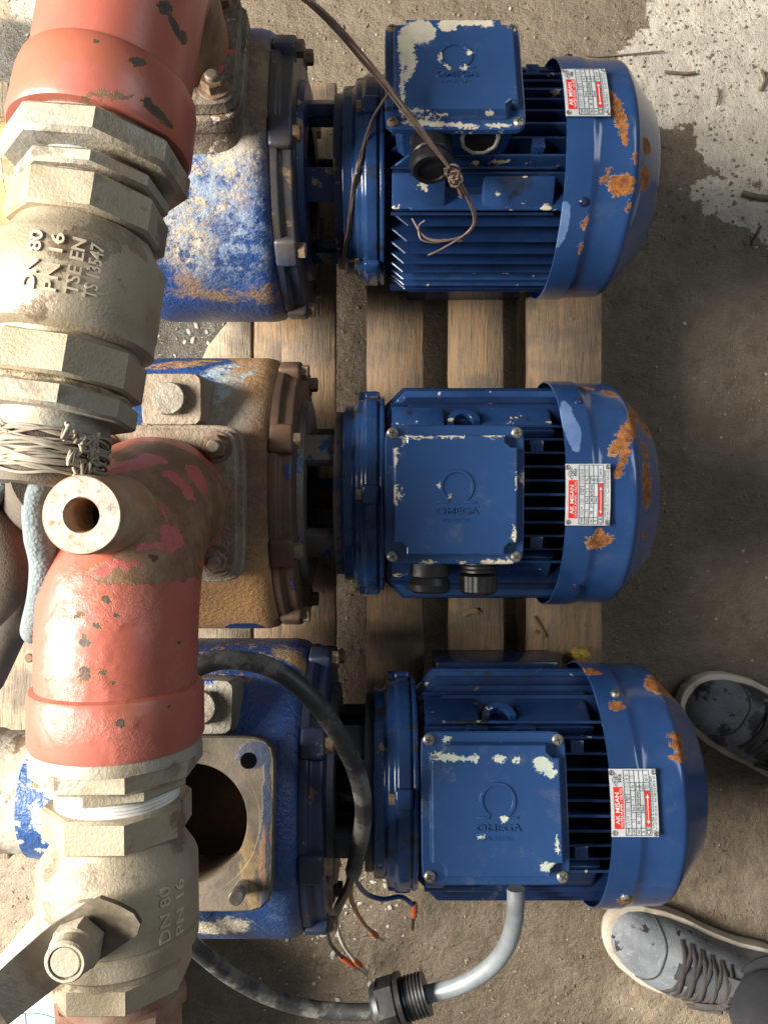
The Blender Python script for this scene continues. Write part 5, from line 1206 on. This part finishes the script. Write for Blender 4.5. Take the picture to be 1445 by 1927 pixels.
m = MB(); bo = P(20, 1310, 0.98); m.box(Matrix.Identity(4), (0.22, 0.142, 0.030), 0.002); m2 = MB()
ob = empty('board_offcut', (bo.x, bo.y, PT), 'short pale board offcut lying left of the red pipe', 'board')
o = m.build('board', M['wood_pale'], ob, 50); o.location = (-0.03, 0, 0.0155)
m = MB(); m.lathe([(0.031, 0.006), (0.0322, 0.005), (0.0326, 0.001)], Matrix.Translation((0.015, 0.045, 0)), 16); m.build('nail_head', M['rustbolt'], ob, 30)

def lump(c, r, seed, name, mat, label, cat, sq=0.6):
    bm = bmesh.new(); bmesh.ops.create_icosphere(bm, subdivisions=3, radius=1)
    for v in bm.verts:
        k = 1 + 0.45 * mnoise.noise(v.co * 1.6 + Vector((seed, 0, 0))) + 0.2 * mnoise.noise(v.co * 4 + Vector((seed, 3, 0)))
        v.co = Vector((v.co.x * r * k, v.co.y * r * k * 0.85, v.co.z * r * k * sq))
    me = bpy.data.meshes.new(name); bm.to_mesh(me); bm.free(); me.materials.append(mat)
    o = bpy.data.objects.new(name, me); link(o); o.location = c; tag(o, label, cat); return o
c = P(1088, 1232, 1.03); lump(Vector((c.x, c.y, PT + 0.008)), 0.014, 3, 'foam_scrap', simple('yellow_foam', (0.42, 0.30, 0.055), (0.32, 0.22, 0.05), 0.95, 0, 60, (160, 0.9, 0.003)), 'crumpled yellow foam scrap on the pallet behind the lower motor', 'scrap', 0.9)
TW = simple('dry_twig', (0.17, 0.125, 0.08), (0.11, 0.08, 0.05), 0.9, 0, 80)
for (pts, r, lab) in (([(1250, 135, 0), (1290, 138, 0), (1308, 136, 0)], 0.0022, 'short brown twig on the pale dry concrete'),
                      ([(1395, 365, 0), (1425, 372, 0), (1450, 374, 0)], 0.0045, 'thick pale stick at the right edge of the photo'),
                      ([(1350, 165, 0), (1352, 180, 0), (1348, 195, 0)], 0.0016, 'small curved twig lying upright in view on dry concrete'),
                      ([(1432, 130, 0), (1438, 150, 0), (1430, 170, 0)], 0.0022, 'crooked twig near the right edge above the thick stick'),
                      ([(1240, 272, 0), (1252, 276, 0), (1268, 282, 0)], 0.0014, 'thin dark twig touching the tilted pump fan cover shadow'),
                      ([(1415, 460, 0), (1425, 440, 0), (1432, 425, 0)], 0.0020, 'bent twig at the ragged edge of the wet floor'),
                      ([(1250, 95, 0), (1135, 105, 0), (1098, 102, 0)], 0.0011, 'long thin stem above the tilted fan cover'),
                      ([(1145, 1800, 0), (1152, 1785, 0), (1156, 1772, 0)], 0.0018, 'small brown stalk in front of the lower shoe')):
    q = [P(x, y, 1.147) for x, y, _ in pts]; o0 = q[0]; m = MB(); m.tube(spline([p - o0 for p in q], 5), r, 7)
    o = m.build('twig', TW, None, 60, Vector((o0.x, o0.y, r * 0.8 + 0.001))); tag(o, lab, 'twig', 'twigs on the floor')
q = [P(x, y, 1.028) for x, y in ((1005, 1160), (1015, 1175), (1028, 1200))]; o0 = q[0]; m = MB(); m.tube(spline([p - o0 for p in q], 5), 0.0016, 7)
o = m.build('straw', TW, None, 60, Vector((o0.x, o0.y, PT + 0.0018))); tag(o, 'dry dark straw on the widest pallet plank', 'straw')
q = [P(x, y, 1.028) for x, y in ((870, 1158), (888, 1150), (905, 1152))]; o0 = q[0]; m = MB(); m.tube(spline([p - o0 for p in q], 5), [0.001] + [0.0045] * 8 + [0.001] * 2, 8, 0.5)
o = m.build('dry_leaf', simple('dry_leaf', (0.20, 0.14, 0.08), None, 0.9), None, 60, Vector((o0.x, o0.y, PT + 0.0028))); tag(o, 'curled dry leaf on the pallet below the middle motor', 'leaf')

# grit, pebbles and cement flakes: nobody could count them
def grit(n, fn, rmin, rmax, mat, name, label, seed, sq=0.6):
    rnd = random.Random(seed); m = MB()
    base = [(1, 0, 0), (-1, 0, 0), (0, 1, 0), (0, -1, 0), (0, 0, 1), (0, 0, -1)]; tri = [(0, 2, 4), (2, 1, 4), (1, 3, 4), (3, 0, 4), (2, 0, 5), (1, 2, 5), (3, 1, 5), (0, 3, 5)]
    bm = bmesh.new(); bmesh.ops.create_icosphere(bm, subdivisions=1, radius=1); bv = [v.co.copy() for v in bm.verts]; bf = [[v.index for v in f.verts] for f in bm.faces]; bm.free()
    for k in range(n):
        px, py = fn(rnd); r = rmin + (rmax - rmin) * rnd.random() ** 3
        c = P(px, py, 1.15); z = 0.006 * (mnoise.noise(Vector((c.x * 3, c.y * 3, 1))) - 0.4) + 0.003 * mnoise.noise(Vector((c.x * 14, c.y * 14, 4)))
        Mx = Matrix.Translation((c.x, c.y, z + r * 0.25)) @ Matrix.Rotation(rnd.random() * 6, 4, 'Z') @ Matrix.Diagonal((r * rnd.uniform(.7, 1.4), r * rnd.uniform(.6, 1), r * sq, 1))
        m.add([Vector(v) * rnd.uniform(0.75, 1.2) for v in bv], bf, Mx)
    o = m.build(name, mat, None, 50); tag(o, label, 'grit', None, 'stuff'); return o
anyp = lambda r: (r.uniform(-100, 1550), r.uniform(-80, 2000))
grit(6500, anyp, 0.0007, 0.0032, simple('grit_brown', (0.24, 0.19, 0.13), (0.13, 0.10, 0.07), 0.7, 0, 90), 'grit', 'brown grit scattered over the concrete floor', 1)
grit(230, lambda r: (r.gauss(350, 45), r.gauss(620, 60)) if r.random() < 0.35 else (r.gauss(640, 60), r.gauss(1720, 55)), 0.0008, 0.0060, simple('cement_flakes', (0.40, 0.375, 0.33), (0.30, 0.27, 0.23), 0.55, 0, 90), 'cement_flakes', 'pale cement flakes strewn beside the lower pump and on the wet floor', 2, 0.4)
grit(1500, anyp, 0.0006, 0.0030, simple('pale_grit', (0.42, 0.38, 0.31), (0.30, 0.26, 0.20), 0.6, 0, 90), 'pale_grit', 'pale grains of grit scattered over the wet floor', 8)
grit(900, lambda r: (r.uniform(1130, 1470), r.uniform(-20, 460)), 0.0006, 0.0028, simple('dark_grit', (0.15, 0.12, 0.09), (0.09, 0.07, 0.05), 0.8, 0, 90), 'dark_grit', 'dark specks of grit on the dry pale concrete', 3)
